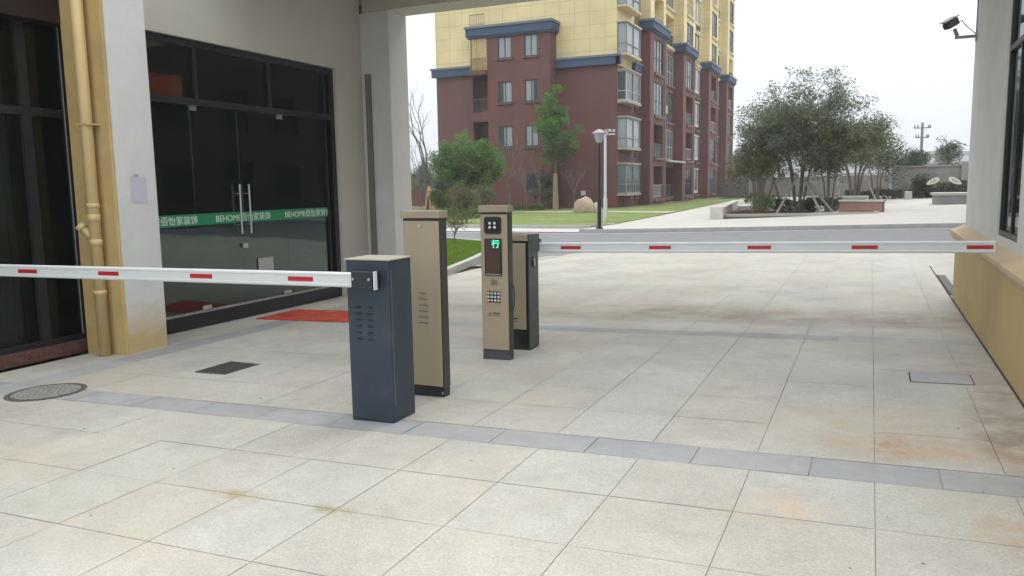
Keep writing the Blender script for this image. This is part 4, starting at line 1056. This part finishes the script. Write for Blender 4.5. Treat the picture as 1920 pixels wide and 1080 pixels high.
def crown_tree(name, base, height, rx, rz, zc, label, mats, ntips=160, per=55, size=.13, stems=5, trunk_r=.09, group=None, cat='tree', fork=.8, sp=.28, wrap=0, bark=None, lobes=7, rough=.35, shell=.55, seed=0, dome=False):
    base = Vector(base); random.seed(int(abs(base.x) * 37 + base.y * 11) + seed)
    rt = root(name, base, label, cat, group)
    # lobed crown envelope: a handful of sub-crowns
    lob = []
    for k in range(lobes):
        t = 2 * math.pi * k / lobes + random.uniform(-.4, .4); rr = rx * random.uniform(.35, .62)
        lob.append((base + Vector((math.cos(t) * rr, math.sin(t) * rr, zc + random.uniform(-.55, .35) * rz)), rx * random.uniform(.38, .55)))
    lob.append((base + Vector((0, 0, zc + rz * .45)), rx * .55)); lob.append((base + Vector((0, 0, zc)), rx * .5))
    tips = []
    while len(tips) < ntips:
        c, r_ = random.choice(lob)
        v = Vector((random.gauss(0, 1), random.gauss(0, 1), random.gauss(0, 1))).normalized() * (random.random() ** shell)
        q = c + Vector((v.x * r_, v.y * r_, v.z * r_ * rz / rx * 1.1))
        q += Vector([random.gauss(0, rough * .3) for _ in range(3)])
        if dome:
            e_ = q - base; k_ = (e_.x ** 2 + e_.y ** 2) / rx ** 2 + ((e_.z - zc) / rz) ** 2
            if k_ > 1 + noise.noise(q * .9) * .25: continue
        if q.z - base.z > height: q.z = base.z + height - random.random() * .4
        tips.append(q)
    tb = MB(); st = []
    for k in range(stems):
        t = 2 * math.pi * k / stems + random.uniform(-.3, .3)
        s0 = base + Vector((math.cos(t) * .12 * (stems > 1), math.sin(t) * .12 * (stems > 1), 0))
        dr_ = rx * (.30 if stems > 1 else 0.02)
        s1_ = base + Vector((math.cos(t) * dr_ * .5, math.sin(t) * dr_ * .5, fork * zc * .6)); s2_ = base + Vector((math.cos(t) * dr_, math.sin(t) * dr_, fork * zc)); s3 = base + Vector((math.cos(t) * dr_ * 1.3, math.sin(t) * dr_ * 1.3, zc + rz * .4))
        tb.path([s0, s1_, s2_, s3], [trunk_r, trunk_r * .8, trunk_r * .6, trunk_r * .2], 8); st.append((s1_, s2_, s3))
    for q in tips:
        s1_, s2_, s3 = min(st, key=lambda s: (s[2] - q).length + random.uniform(0, .6)); h = max(0, min(1, (q.z - s2_.z) / max(.1, s3.z - s2_.z) - .35))
        o = s2_.lerp(s3, h) if q.z > s2_.z else s1_.lerp(s2_, random.uniform(.4, 1))
        m_ = o.lerp(q, .5) + Vector((random.gauss(0, .12), random.gauss(0, .12), random.uniform(-.05, .3)))
        tb.path([o, m_, q], [trunk_r * .3, trunk_r * .17, trunk_r * .06], 5)
    tr = tb.build('trunk', bark or m_bark, rt)
    if wrap: MB().tube(base + Vector((0, 0, 0)), base + Vector((0, 0, wrap)), trunk_r * 2.0, trunk_r * 1.35, 10).build('trunk_wrap', m_wrap, rt)
    gl = [MB() for _ in mats]
    for q in tips:
        w = noise.noise(q * .55) * .5 + .5 + random.uniform(-.15, .15)
        zrel = (q.z - base.z - zc) / rz
        i = min(len(mats) - 1, max(0, int((w * .6 + (0.5 - zrel * .5) * .5) * len(mats))))
        leaves(gl[i], q, int(per * random.uniform(.5, 1.4)), sp, size)
    for g, m_ in zip(gl, mats):
        if g.v: g.build('crown', m_, rt)
    return rt
def bare_tree(name, base, height, label, spread=.5, r0=.05, depth=5, group=None, leafy=None, m=None, kids=3, nl=0, lean=(0, 0), first=.35, size=.08):
    base = Vector(base); rt = root(name, base, label, 'tree', group); tb = MB(); lb = MB()
    def grow(p, d, L_, r_, k):
        e_ = p + d * L_; m_ = p.lerp(e_, .5) + Vector([random.gauss(0, L_ * .04) for _ in range(3)])
        tb.path([p, m_, e_], [r_, r_ * .85, r_ * .65], 5 if k > 2 else 4)
        if k == 0:
            if nl: leaves(lb, e_, nl, .16, size)
            return
        if nl and k == 1: leaves(lb, m_, nl // 2, .2, size)
        for j in range(kids if k < depth else kids + 1):
            t = random.uniform(0, 2 * math.pi)
            nd = (d + Vector((math.cos(t) * spread, math.sin(t) * spread, random.uniform(0, .25)))).normalized()
            grow(m_.lerp(e_, random.uniform(.2, 1)) if j else e_, nd, L_ * random.uniform(.55, .8), r_ * .6, k - 1)
    grow(base, Vector((lean[0], lean[1], 1)).normalized(), height * first, r0, depth)
    tb.build('trunk', m or m_barkp, rt)
    if nl: lb.build('crown', leafy, rt)
    return rt
PZ = 0.10
def pz(x): return gz(x) + PZ
# main planter tree and companions
crown_tree('planter_tree', (-3.05, 39.3, pz(-3)), 7.3, 3.25, 2.75, 4.1, 'large grey green multi stemmed tree in the brick planter, tallest on the plaza', [m_leafA, m_leafA, m_leafA, m_leafE], 600, 66, .11, 5, .055, sp=.24, lobes=18, rough=.2, shell=.5, dome=True, seed=4)
crown_tree('planter_tree', (-4.75, 38.6, pz(-4.5)), 4.5, 1.6, 1.5, 2.75, 'small olive green tree under the left side of the big planter tree', [m_leafB, m_leafE], 120, 50, .12, 4, .04, sp=.24, group='small trees in the brick planter', lobes=4)
crown_tree('planter_tree', (-1.75, 39.3, pz(-1.7)), 4.3, 1.5, 1.35, 2.7, 'small olive brown tree under the right side of the big planter tree', [m_leafE, m_leafE, m_leafB], 110, 48, .12, 4, .04, sp=.22, group='small trees in the brick planter', lobes=4)
crown_tree('plaza_tree', (-0.9, 52.5, pz(-.9)), 5.9, 2.6, 2.1, 3.5, 'mid green round tree behind the right side of the planter tree', [m_leafB, m_leafB, m_leafE], 240, 50, .13, 5, .08, sp=.28, group='trees farther back on the plaza')
crown_tree('plaza_tree', (.3, 60, pz(1.1)), 6.0, 2.3, 2.4, 3.4, 'loose grey green tree with see-through crown at the right of the group', [m_leafA, m_leafD], 210, 30, .15, 4, .06, sp=.3, group='trees farther back on the plaza')
crown_tree('plaza_tree', (-7.6, 62, pz(-7)), 4.4, 1.7, 1.3, 3.0, 'dim grey green tree between the apartment building and the planter tree', [m_leafA, m_leafD], 80, 30, .16, 4, .06, sp=.3, group='trees farther back on the plaza')
def stake(base, top, label, m=None, grp='wooden tree props'):
    mb = MB().tube(base, top, .058, .05, 7); o = mb.build('tree_stake', m or mat('weathered_timber', (0.36, 0.31, 0.27), 0.85, .2, 6)); tag(o, label, 'tree stake', grp); return o
for (px0, py0, px1, py1, y0_, y1_, lab) in ((1455, 400, 1497, 328, 37.7, 39.2, 'long grey timber prop leaning up from the left front of the planter'),
        (1540, 402, 1508, 335, 37.9, 39.2, 'timber prop right of the big trunk, the shorter of the two on that side'), (1562, 397, 1512, 337, 39.0, 39.3, 'timber prop reaching farthest right from the big trunk'),
        (1432, 376, 1452, 333, 40.6, 38.8, 'short timber prop on the left beneath the small olive tree'), (1469, 371, 1450, 335, 40.4, 38.7, 'thin timber prop just left of the big trunk, leaning left'),
        (1560, 368, 1580, 330, 54, 52.6, 'far timber prop at the left of the mid green tree'), (1608, 367, 1614, 335, 52.5, 52.6, 'far upright timber prop beside the mid green trunk'), (1645, 370, 1622, 332, 52.5, 52.6, 'far timber prop leaning at the right of the mid green tree')):
    a_ = at_y(px0, py0, y0_); b_ = at_y(px1, py1, y1_); a_.z = pz(a_.x) - .02; stake(a_, b_, lab)
# left group by the lawn
crown_tree('round_tree', (X(872, 43), 43, -0.1), 5.1, 2.6, 2.1, 2.7, 'dense dark green rounded tree at the left corner of the apartment building', [m_leafC, m_leafC, m_leafB, m_leafD], 620, 75, .12, 5, .07, sp=.2, lobes=10, rough=.2)
crown_tree('wrapped_tree', (X(1041, 48.5), 48.5, -0.1), 7.7, 1.75, 2.3, 5.3, 'slender bright green tree with straw wrapped trunk before the maroon wall', [m_leafC, m_leafC, m_leafB], 70, 150, .14, 1, .10, sp=.24, wrap=2.3, fork=.75, lobes=9, bark=m_bark)
bare_tree('bare_tree', (X(800, 47), 47, -0.1), 9.0, 'tall leafless tree with orange props between the column and the apartment building', .42, .10, 5, 'bare winter trees', m=mat('dark_bark', (0.10, 0.09, 0.09), .9), kids=2, lean=(-.06, 0), first=.36)
bare_tree('bare_tree', (X(785, 55), 55, -0.1), 6.5, 'thin leafless tree nearest the white column', .42, .07, 5, 'bare winter trees', m=MATS['dark_bark'], kids=2, first=.3)
bare_tree('bare_tree', (X(952, 46), 46, -0.1), 4.9, 'pale twiggy young tree right behind the kiosk', .45, .05, 4, 'bare winter trees', kids=3, first=.38, nl=3, leafy=m_leafE)
bare_tree('bare_tree', (X(985, 46), 46, -0.1), 3.9, 'small pale twiggy tree below the ground floor window', .5, .035, 4, 'bare winter trees', kids=3, first=.3)
bare_tree('bare_tree', (X(1012, 47), 47, -0.1), 4.2, 'thin twiggy tree beside the straw wrapped trunk', .4, .035, 4, 'bare winter trees', kids=2, first=.35, nl=4, leafy=m_leafD)
bare_tree('bare_tree', (X(1075, 49), 49, -0.1), 3.9, 'thin twiggy tree behind the boulder', .5, .03, 4, 'bare winter trees', kids=3, first=.3, nl=2, leafy=m_leafD)
for px0, px1, lab in ((797, 803, 'orange timber prop left of the tall bare tree'), (815, 806, 'orange timber prop right of the tall bare tree'), (808, 803, 'orange timber prop straight in front of the tall bare tree')):
    a_ = at_y(px0, 390, 46.4); a_.z = -.12; b_ = at_y(px1, 350, 46.9); stake(a_, b_, lab, mat('orange_timber', (0.50, 0.30, 0.14), .8), 'orange tree props')
crown_tree('tall_shrub', (X(905, 38), 38, -0.1), 2.3, .75, .95, 1.15, 'loose grey green shrub behind the top of the tan kiosk', [m_leafB, m_leafA], 60, 40, .09, 4, .03, sp=.16, cat='shrub', group='shrubs on the far lawn', lobes=4)
crown_tree('tall_shrub', (X(868, 31), 31, -0.1), 1.9, .8, .8, 0.95, 'olive green shrub between the two tan kiosks', [m_leafB, m_leafE, m_leafA], 70, 44, .08, 4, .03, sp=.15, cat='shrub', group='shrubs on the far lawn', lobes=4)
bare_tree('bare_shrub', (at_y(852, 450, 19.5).x, 19.5, -0.1), 1.55, 'spindly almost leafless bush on the near lawn edge', .9, .022, 4, None, m=mat('twig_brown', (0.16, 0.12, 0.10), .9), kids=3, first=.22, nl=5, leafy=m_leafE, size=.05)
def hedge(x0, x1, y0, y1, z0, h, label, mats, n, size=.1, name='hedge', grp=None):
    mb = MB(); 
    for _ in range(n):
        p = Vector((random.uniform(x0, x1), random.uniform(y0, y1), 0)); hh = h * (.8 + .25 * noise.noise(p * .8)); p.z = z0 + hh * random.random() ** .5
        leaves(mb, p, 14, .09, size)
    rt = root(name, ((x0 + x1) / 2, (y0 + y1) / 2, z0), label, 'hedge', grp)
    st = MB()
    for _ in range(int(n / 14)):
        a_ = Vector((random.uniform(x0, x1), (y0 + y1) / 2, z0)); st.tube(a_, a_ + Vector((random.gauss(0, .1), random.gauss(0, .1), h * .75)), .012, .006, 4)
    st.tube((x0, (y0 + y1) / 2, z0), (x1, (y0 + y1) / 2, z0), .02, .02, 5)
    st.build('stems', m_bark, rt); mb.build('foliage', mats, rt)
    return rt
crown_tree('tall_shrub', (X(1022, 50), 50, -0.1), 2.7, 1.0, 1.2, 1.4, 'dark shrub mass against the maroon wall left of the straw wrapped trunk', [m_leafD, m_leafA], 80, 50, .11, 4, .03, sp=.18, cat='shrub', group='shrubs on the far lawn', lobes=5)
crown_tree('tall_shrub', (X(828, 46), 46, -0.1), 2.4, 1.1, 1.1, 1.2, 'dark green shrub under the left edge of the rounded tree', [m_leafD, m_leafB], 100, 55, .11, 4, .03, sp=.18, cat='shrub', group='shrubs on the far lawn', lobes=5)
hedge(X(815, 36), X(905, 36), 34, 37.5, -0.1, .55, 'low green hedge on the far lawn behind the tan kiosks', m_leafB, 520, .08)
hedge(X(950, 47), X(1020, 47), 46.5, 47.8, -0.1, .5, 'low hedge clump at the foot of the apartment wall', m_leafB, 160, .1)

# ------------------------------------------------------------------ lamps, rocks and poles beyond the road
lamp = root('lamp_post', (-8.86, 27.4, pz(-8.8)), 'black lamp post with a flared lantern at the plaza kerb', 'lamp post')
lx, ly, lz = -8.83, 27.45, pz(-8.8)
zt = at_y(1113, 268, ly).z
MB().tube((lx, ly, lz), (lx, ly, lz + 1.0), .075, .07, 14).tube((lx, ly, lz + 1.0), (lx, ly, zt), .048, .042, 12).build('post', m_black, lamp)
MB().tube((lx, ly, lz + .97), (lx, ly, lz + 1.03), .09, n=14).tube((lx, ly, lz), (lx, ly, lz + .06), .13, n=14).build('collar', m_black, lamp)
MB().tube((lx, ly, zt), (lx, ly, zt + .32), .10, .23, 6).build('lantern', mat('frosted_lantern', (0.42, 0.41, 0.42), .3), lamp)
MB().tube((lx, ly, zt + .322), (lx, ly, zt + .36), .29, .26, 6).tube((lx, ly, zt + .36), (lx, ly, zt + .47), .25, .05, 6).build('lantern_cap', mat('lantern_cap', (0.30, 0.27, 0.27), .5), lamp)
wp = root('camera_pole', (-10.4, 33.0, -.1), 'white pole carrying a row of small surveillance cameras on a crossbar', 'camera pole')
wx_, wy = at_y(1135, 400, 33.0).x, 33.0; wz = at_y(1136, 252, wy).z
MB().tube((wx_, wy, -.1), (wx_, wy, .9), .085, n=14).tube((wx_, wy, .9), (wx_, wy, wz), .062, .055, 12).build('pole', m_arm, wp)
MB().box(wx_ - .45, wx_ + .42, wy - .03, wy + .03, wz - .03, wz + .03).build('crossbar', m_arm, wp)
for dx, dz in ((-.38, .04), (-.2, .1), (.02, .06), (.14, .12), (.33, .1)):
    MB().box(wx_ + dx - .09, wx_ + dx + .09, wy - .12, wy + .05, wz + dz, wz + dz + .09).build('camera', m_arm, wp)
    MB().box(wx_ + dx - .04, wx_ + dx + .04, wy - .135, wy - .121, wz + dz + .02, wz + dz + .07).build('camera_lens', m_black, wp)
def rock(name, c, r, label, m, seed=1, grp=None):
    bm = bmesh.new(); bmesh.ops.create_icosphere(bm, subdivisions=4, radius=1)
    for v in bm.verts:
        k = 1 + .22 * noise.noise(v.co * 1.3 + Vector((seed, 0, 0))) + .07 * noise.noise(v.co * 4 + Vector((0, seed, 0)))
        v.co = Vector((v.co.x * r[0], v.co.y * r[1], v.co.z * r[2])) * k
        if v.co.z > 0: v.co.x *= 1 - .14 * v.co.z / r[2]
    me = bpy.data.meshes.new(name); bm.to_mesh(me); bm.free(); me.materials.append(m)
    for p_ in me.polygons: p_.use_smooth = True
    o = bpy.data.objects.new(name, me); COL.objects.link(o); o.location = c; return tag(o, label, 'rock', grp)
m_rock = mat('tan_stone', (0.38, 0.29, 0.21), .9, .2, 2, .5, 8)
rock('boulder', (X(1095, 43), 43, .15), (.66, .55, .62), 'large tan boulder on the lawn before the maroon wall', m_rock, 3, 'garden boulders')
rock('boulder', (X(1118, 43.2), 43.2, 0.05), (.28, .25, .42), 'small pale boulder behind the lamp post', mat('pale_stone', (.5, .45, .40), .9), 5, 'garden boulders')

# planter round the big tree
pl = root('tree_planter', (-3, 37, pz(-3)), 'low granite and red brick planter ring round the big tree', 'planter')
A = [(-6.05, 34.3), (-5.55, 33.9), (0.3, 35.9), (0.65, 38.3), (-4.4, 46.5), (-7.2, 45.8)]
def wallring(pts, w, z0, z1, closed=True):
    mb = MB(); n = len(pts)
    cx = sum(p[0] for p in pts) / n; cy = sum(p[1] for p in pts) / n
    for i in range(n):
        a_, b_ = Vector(pts[i]), Vector(pts[(i + 1) % n])
        ia = a_ + (Vector((cx, cy)) - a_).normalized() * w * 1.3; ib = b_ + (Vector((cx, cy)) - b_).normalized() * w * 1.3
        q = [a_, b_, ib, ia]
        mb.add([(v.x, v.y, z0) for v in q] + [(v.x, v.y, z1) for v in q], [(3, 2, 1, 0), (4, 5, 6, 7), (0, 1, 5, 4), (2, 3, 7, 6)])
    return mb
PB = pz(-3)
m_cop = mat('pale_coping', (.52, .49, .44), .8, .08, 2)
m_brick = mat('red_granite', (.30, .17, .14), .8, .12, 3)
MB().add([(x, y, PB + .015) for x, y in A], [tuple(range(6))]).build('soil', mat('planter_soil', (.085, .06, .045), .95, .35, 4, .6, 20), pl)
wallring([(-5.9, 34.5), (-5.45, 34.1), (0.2, 36.05), (0.5, 38.2), (-4.35, 46.3), (-7.0, 45.6)], .12, PB - .12, PB + .13).build('front_edging', m_cop, pl)
MB().prism([(-6.1, 33.9), (-5.55, 33.75), (-5.5, 34.2), (-6.7, 45.8), (-6.95, 45.8)], PB - .15, PB + .44).build('side_wall', m_cop, pl)
bw = MB(); q = [(-1.25, 38.25), (0.45, 37.4), (0.55, 37.65), (-1.15, 38.5)]; bw.prism(q, PB, PB + .52); bw.build('brick_wall', m_brick, pl)
bw = MB(); q = [(-1.3, 38.18), (0.5, 37.32), (0.62, 37.72), (-1.12, 38.62)]; bw.prism(q, PB + .522, PB + .60); bw.build('coping', m_cop, pl)
hedge(-5.2, -4.1, 39.0, 41.0, PB, .85, 'bright green leafy hedge clump at the left inside the planter', m_leafC, 150, .09, grp='hedges inside the planter')
hedge(-4.2, -2.4, 39.4, 40.8, PB, .75, 'dark hedge clump before the big trunk inside the planter', m_leafD, 200, .09, grp='hedges inside the planter')
hedge(-2.9, -1.2, 39.6, 41, PB, .8, 'dark hedge clump right of the big trunk inside the planter', m_leafD, 200, .09, grp='hedges inside the planter')
rg = MB()
for _ in range(260):
    leaves(rg, Vector((random.uniform(-5.4, -4.0), random.uniform(34.9, 37.2), PB + .04 + random.random() * .12)), 6, .08, .07)
tag(rg.build('ground_cover', leafmat('red_brown_leaf', (.07, .035, .02), (.18, .08, .05))), 'red brown ground cover plants at the front left of the planter', 'plants', kind='stuff')

def bench(name, x0, x1, y0, y1, h, label, m, grp=None, mt=None):
    z = pz((x0 + x1) / 2); rt = root(name, ((x0 + x1) / 2, (y0 + y1) / 2, z), label, 'bench' if 'bench' in name else 'planter', grp)
    MB().box(x0 + .1, x1 - .1, y0 + .1, y1 - .1, z - .15, z + h - .12).build('base', m, rt); MB().box(x0, x1, y0, y1, z + h - .118, z + h).build('slab', mt or m_cop, rt)
m_gr = mat('grey_granite', (.30, .30, .29), .8, .12, 2)
bench('stone_bench', -3.4, -0.1, 49.0, 51.3, .50, 'long grey stone bench planter behind the brick planter', m_gr, 'stone bench planters', mat('dull_coping', (.36, .355, .33), .8))
bench('stone_bench', at_y(1750, 380, 45.5).x, 7.5, 45.3, 48.2, .55, 'grey stone bench planter beside the guardhouse edge', m_gr, 'stone bench planters', mat('grey_coping', (.42, .415, .39), .8))
bb_ = at_y(1697, 372, 58); MB_ = MB().box(bb_.x, at_y(1710, 372, 58).x, 58, 59.2, pz(2) - .1, pz(2) + .52)
tag(MB_.build('stone_block', m_cop, bevel=.02), 'pale square stone block before the dark hedge', 'stone block')
# hedges along the fence wall
hedge(-1.6, 2.0, 60.5, 62, pz(0), .75, 'low dark hedge left of the pale stone block', m_leafD, 300, .13, grp='hedges before the fence wall')
hedge(2.4, 4.4, 60.8, 62, pz(3), .7, 'low dark hedge right of the pale stone block', m_leafD, 200, .13, grp='hedges before the fence wall')
hedge(4.0, 6.2, 58.8, 60.8, pz(4), 1.25, 'dark hedge under the two leaf shaped lamp heads', m_leafD, 300, .13, grp='hedges before the fence wall')
crown_tree('dark_shrub', (3.05, 60.3, pz(3)), 1.8, .85, .8, .95, 'rounded dark shrub before the right fence wall', [m_leafD], 60, 45, .13, 4, .03, sp=.2, cat='shrub')
hedge(-8.4, -6.9, 60, 62, -.1, .9, 'brownish low hedge left of the planter by the building', m_leafE, 120, .12, grp='hedges before the fence wall')
# leaf lamp
lp = root('leaf_lamp', (4.2, 57.6, pz(4)), 'plaza lamp with two tilted leaf shaped heads', 'lamp')
lc = at_y(1770, 340, 57.6)
MB().tube((lc.x, 57.6, pz(4)), (lc.x, 57.6, lc.z - .05), .045, .03, 10).build('post', m_black, lp)
for s_3 in (-1, 1):
    n = 18; mb = MB(); pts = []
    for k in range(n):
        t = 2 * math.pi * k / n; u1, v1 = .40 * math.cos(t), .17 * math.sin(t) * (1 - .25 * math.cos(t)); ca, sa = math.cos(rad(-28 * s_3)), math.sin(rad(-28 * s_3))
        u1 *= s_3; pts.append((lc.x + s_3 * .62 + u1 * ca - v1 * sa, lc.z + .02 + u1 * sa + v1 * ca))
    mb.add([(x, 57.58, z) for x, z in pts] + [(x, 57.66, z) for x, z in pts], [tuple(range(n)), tuple(range(2 * n - 1, n - 1, -1))] + [(i, n + i, n + (i + 1) % n, (i + 1) % n) for i in range(n)])
    hd = mb.build('lamp_head', mat('cream_head', (.68, .66, .48), .5), lp)
    q = [(lc.x + s_3 * .62 + (x - lc.x - s_3 * .62) * .55, lc.z + .02 + (z - lc.z - .02) * .55) for x, z in pts]
    MB().add([(x, 57.572, z) for x, z in q], [tuple(range(n))]).build('diffuser', mat('grey_diffuser', (.45, .45, .42), .5), hd)
    MB().tube((lc.x, 57.6, lc.z - .08), (lc.x + s_3 * .3, 57.6, lc.z - .12), .015, n=6).build('bracket', m_black, lp)

# fence walls
m_fw = mat('grey_fence_wall', (.27, .255, .235), .9, .12, .8, .2, 10, stain=((.2, .19, .18), .5, .5, .6))
fw = root('fence_wall', (-10, 86, 0), 'long low grey boundary wall behind the planter tree', 'wall', 'boundary walls')
MB().prism([(-24, 94), (1.6, 76), (1.6, 76.25), (-24, 94.25)], -.2, 1.75).build('wall', m_fw, fw)
MB().prism([(-24, 93.92), (1.6, 75.92), (1.6, 76.33), (-24, 94.33)], 1.752, 1.85).build('coping', m_gr, fw)
for k in range(7):
    t = k / 6; x, y = -24 + 25.6 * t, 94 - 18 * t; MB().box(x - .2, x + .2, y - .25, y + .05, -.2, 1.95).build('pier', m_gr, fw)
fw = root('fence_wall', (8, 63, 0), 'taller grey boundary wall at the right of the plaza', 'wall', 'boundary walls')
MB().box(1.7, 18, 63, 63.25, -.1, 2.28).build('wall', m_fw, fw); MB().box(1.6, 18, 62.93, 63.32, 2.282, 2.38).build('coping', m_gr, fw)
MB().box(1.3, 1.68, 62.8, 63.4, -.1, 2.6).build('pier', m_gr, fw); MB().box(5.6, 5.95, 62.8, 62.998, -.1, 2.6).build('pier', m_gr, fw)
tl = root('thin_lamp_post', (-9.2, 70, 0), 'thin dark post before the low boundary wall near the building', 'post')
tx = at_y(1398, 360, 66).x; MB().tube((tx, 66, -.1), (tx, 66, 2.3), .05, n=8).build('post', m_raild, tl); MB().tube((tx, 66, 2.3), (tx, 66, 2.6), .08, .14, 6).build('lantern', m_raild, tl)
# sheds behind
m_shw = mat('shed_white', (.52, .53, .54), .8, .06, 1); m_shr = mat('shed_roof', (.20, .21, .23), .7, .1, 1)
def shed(x0, x1, y0, y1, h, label, n):
    rt = root('shed', ((x0 + x1) / 2, y0, 0), label, 'shed', 'sheds behind the boundary wall')
    MB().box(x0, x1, y0, y1, -.2, h).build('wall', m_shw, rt)
    MB().add([(x0 - .4, y0 - .5, h), (x1 + .4, y0 - .5, h), (x1 + .4, (y0 + y1) / 2, h + .9), (x0 - .4, (y0 + y1) / 2, h + .9), (x1 + .4, y1 + .5, h), (x0 - .4, y1 + .5, h)], [(0, 1, 2, 3), (3, 2, 4, 5), (0, 3, 5), (1, 4, 2)]).build('roof', m_shr, rt)
    for k in range(n):
        x = x0 + (x1 - x0) * (k + .5) / n; MB().box(x - .5, x + .5, y0 - .03, y0 - .003, h - 1.3, h - .5).build('window', m_pdk, rt)
shed(at_y(1728, 310, 105).x, 26, 105, 112, 3.2, 'white shed with grey roof behind the right boundary wall', 8)
shed(-32, at_y(1500, 310, 120).x, 120, 128, 3.1, 'long white shed behind the low boundary wall beside the building', 14)
shed(at_y(1560, 310, 125).x, at_y(1680, 310, 125).x, 125, 132, 2.4, 'low white shed behind the plaza trees', 5)
# trees behind the wall
crown_tree('far_tree', (at_y(1712, 310, 85).x, 85, 0), 4.4, 1.7, 1.2, 3.2, 'dark bushy tree left of the power pole behind the wall', [m_leafD], 110, 40, .2, 2, .1, sp=.3, group='trees behind the boundary wall')
crown_tree('far_tree', (at_y(1777, 310, 85).x, 85, 0), 5.4, 1.45, 2.0, 3.5, 'dark pointed tree right of the power pole behind the wall', [m_leafD, m_leafA], 80, 38, .2, 1, .1, sp=.28, group='trees behind the boundary wall', lobes=5)
crown_tree('far_tree', (at_y(1392, 310, 100).x, 100, 0), 6.3, 2.6, 2.0, 3.8, 'hazy tree behind the low wall beside the building', [m_leafD, m_leafA], 110, 36, .25, 3, .1, sp=.4, group='trees behind the boundary wall')
crown_tree('far_tree', (at_y(776, 330, 75).x, 75, 0), 4.2, 2.6, 1.8, 2.0, 'dark evergreen shrubbery beyond the white column', [m_leafD, m_leafA], 130, 40, .2, 3, .08, sp=.35, group='trees behind the boundary wall')
crown_tree('far_tree', (at_y(800, 330, 80).x, 80, 0), 5.2, 2.4, 2.3, 2.6, 'grey green tree between column and apartment building', [m_leafA, m_leafA], 130, 36, .2, 3, .08, sp=.35, group='trees behind the boundary wall')
rw = root('garden_wall', (-38, 58, 0), 'low maroon garden wall left of the apartment building', 'wall')
MB().box(-48, XL - .4, 58, 58.3, -.2, 1.15).build('wall', m_bred, rw); MB().box(-48, XL - .4, 57.95, 58.35, 1.152, 1.25).build('coping', m_sill, rw)
# power pole
up = root('power_pole', (7.3, 150, 0), 'tall concrete power pole with two crossarms on the skyline', 'power pole')
m_far = mat('pole_concrete', (.16, .17, .19), .8)
c0 = at_y(1730, 230, 150)
MB().tube((c0.x, 150, -.2), (c0.x, 150, c0.z), .30, .2, 10).build('pole', m_far, up)
for py, hw in ((240, 1.25), (258, 1.0)):
    z = at_y(1730, py, 150).z; MB().box(c0.x - hw, c0.x + hw, 149.65, 149.79, z - .08, z + .08).build('crossarm', m_far, up)
    for dx in (-1, -.6, .75, 1): MB().tube((c0.x + dx * hw * .92, 149.72, z + .08), (c0.x + dx * hw * .92, 149.72, z + .5), .13, .08, 8).build('insulator', m_far, up)
# hills
hl = MB(); n = 60
rows = []
for j in range(9):
    rw_ = []
    for i in range(n + 1):
        x = -420 + 840 * i / n; y = 430 + j * 18; e_ = math.sin(math.pi * j / 8)
        h = e_ * (17 + 9 * noise.noise(Vector((x * .006, 2.3, 0))) + 4 * noise.noise(Vector((x * .025, y * .02, 1))))
        if x < -60: h *= .6
        rw_.append((x, y, h - .5))
    rows.append(rw_)
hl.v = [v for r_ in rows for v in r_]
hl.f = [(j * (n + 1) + i, j * (n + 1) + i + 1, (j + 1) * (n + 1) + i + 1, (j + 1) * (n + 1) + i) for j in range(8) for i in range(n)]
hl.build('hills', mat('wooded_hill', (.06, .075, .05), .95, .25, .03, .5, .3), kind='structure', smooth=True)
# haze
hz = MB().box(-480, 480, -50, 640, -2.2, 45)
hm = bpy.data.materials.new('haze'); hm.use_nodes = True
N = hm.node_tree.nodes; L = hm.node_tree.links
for n_ in list(N):
    if n_.type == 'BSDF_PRINCIPLED': N.remove(n_)
pv = N.new('ShaderNodeVolumePrincipled'); pv.inputs['Color'].default_value = (.93, .96, 1, 1); pv.inputs['Density'].default_value = 0.0010
L.new(pv.outputs[0], [q for q in N if q.type == 'OUTPUT_MATERIAL'][0].inputs['Volume'])
HAZE = True
if HAZE:
    h_ = hz.build('haze', hm, kind='stuff')
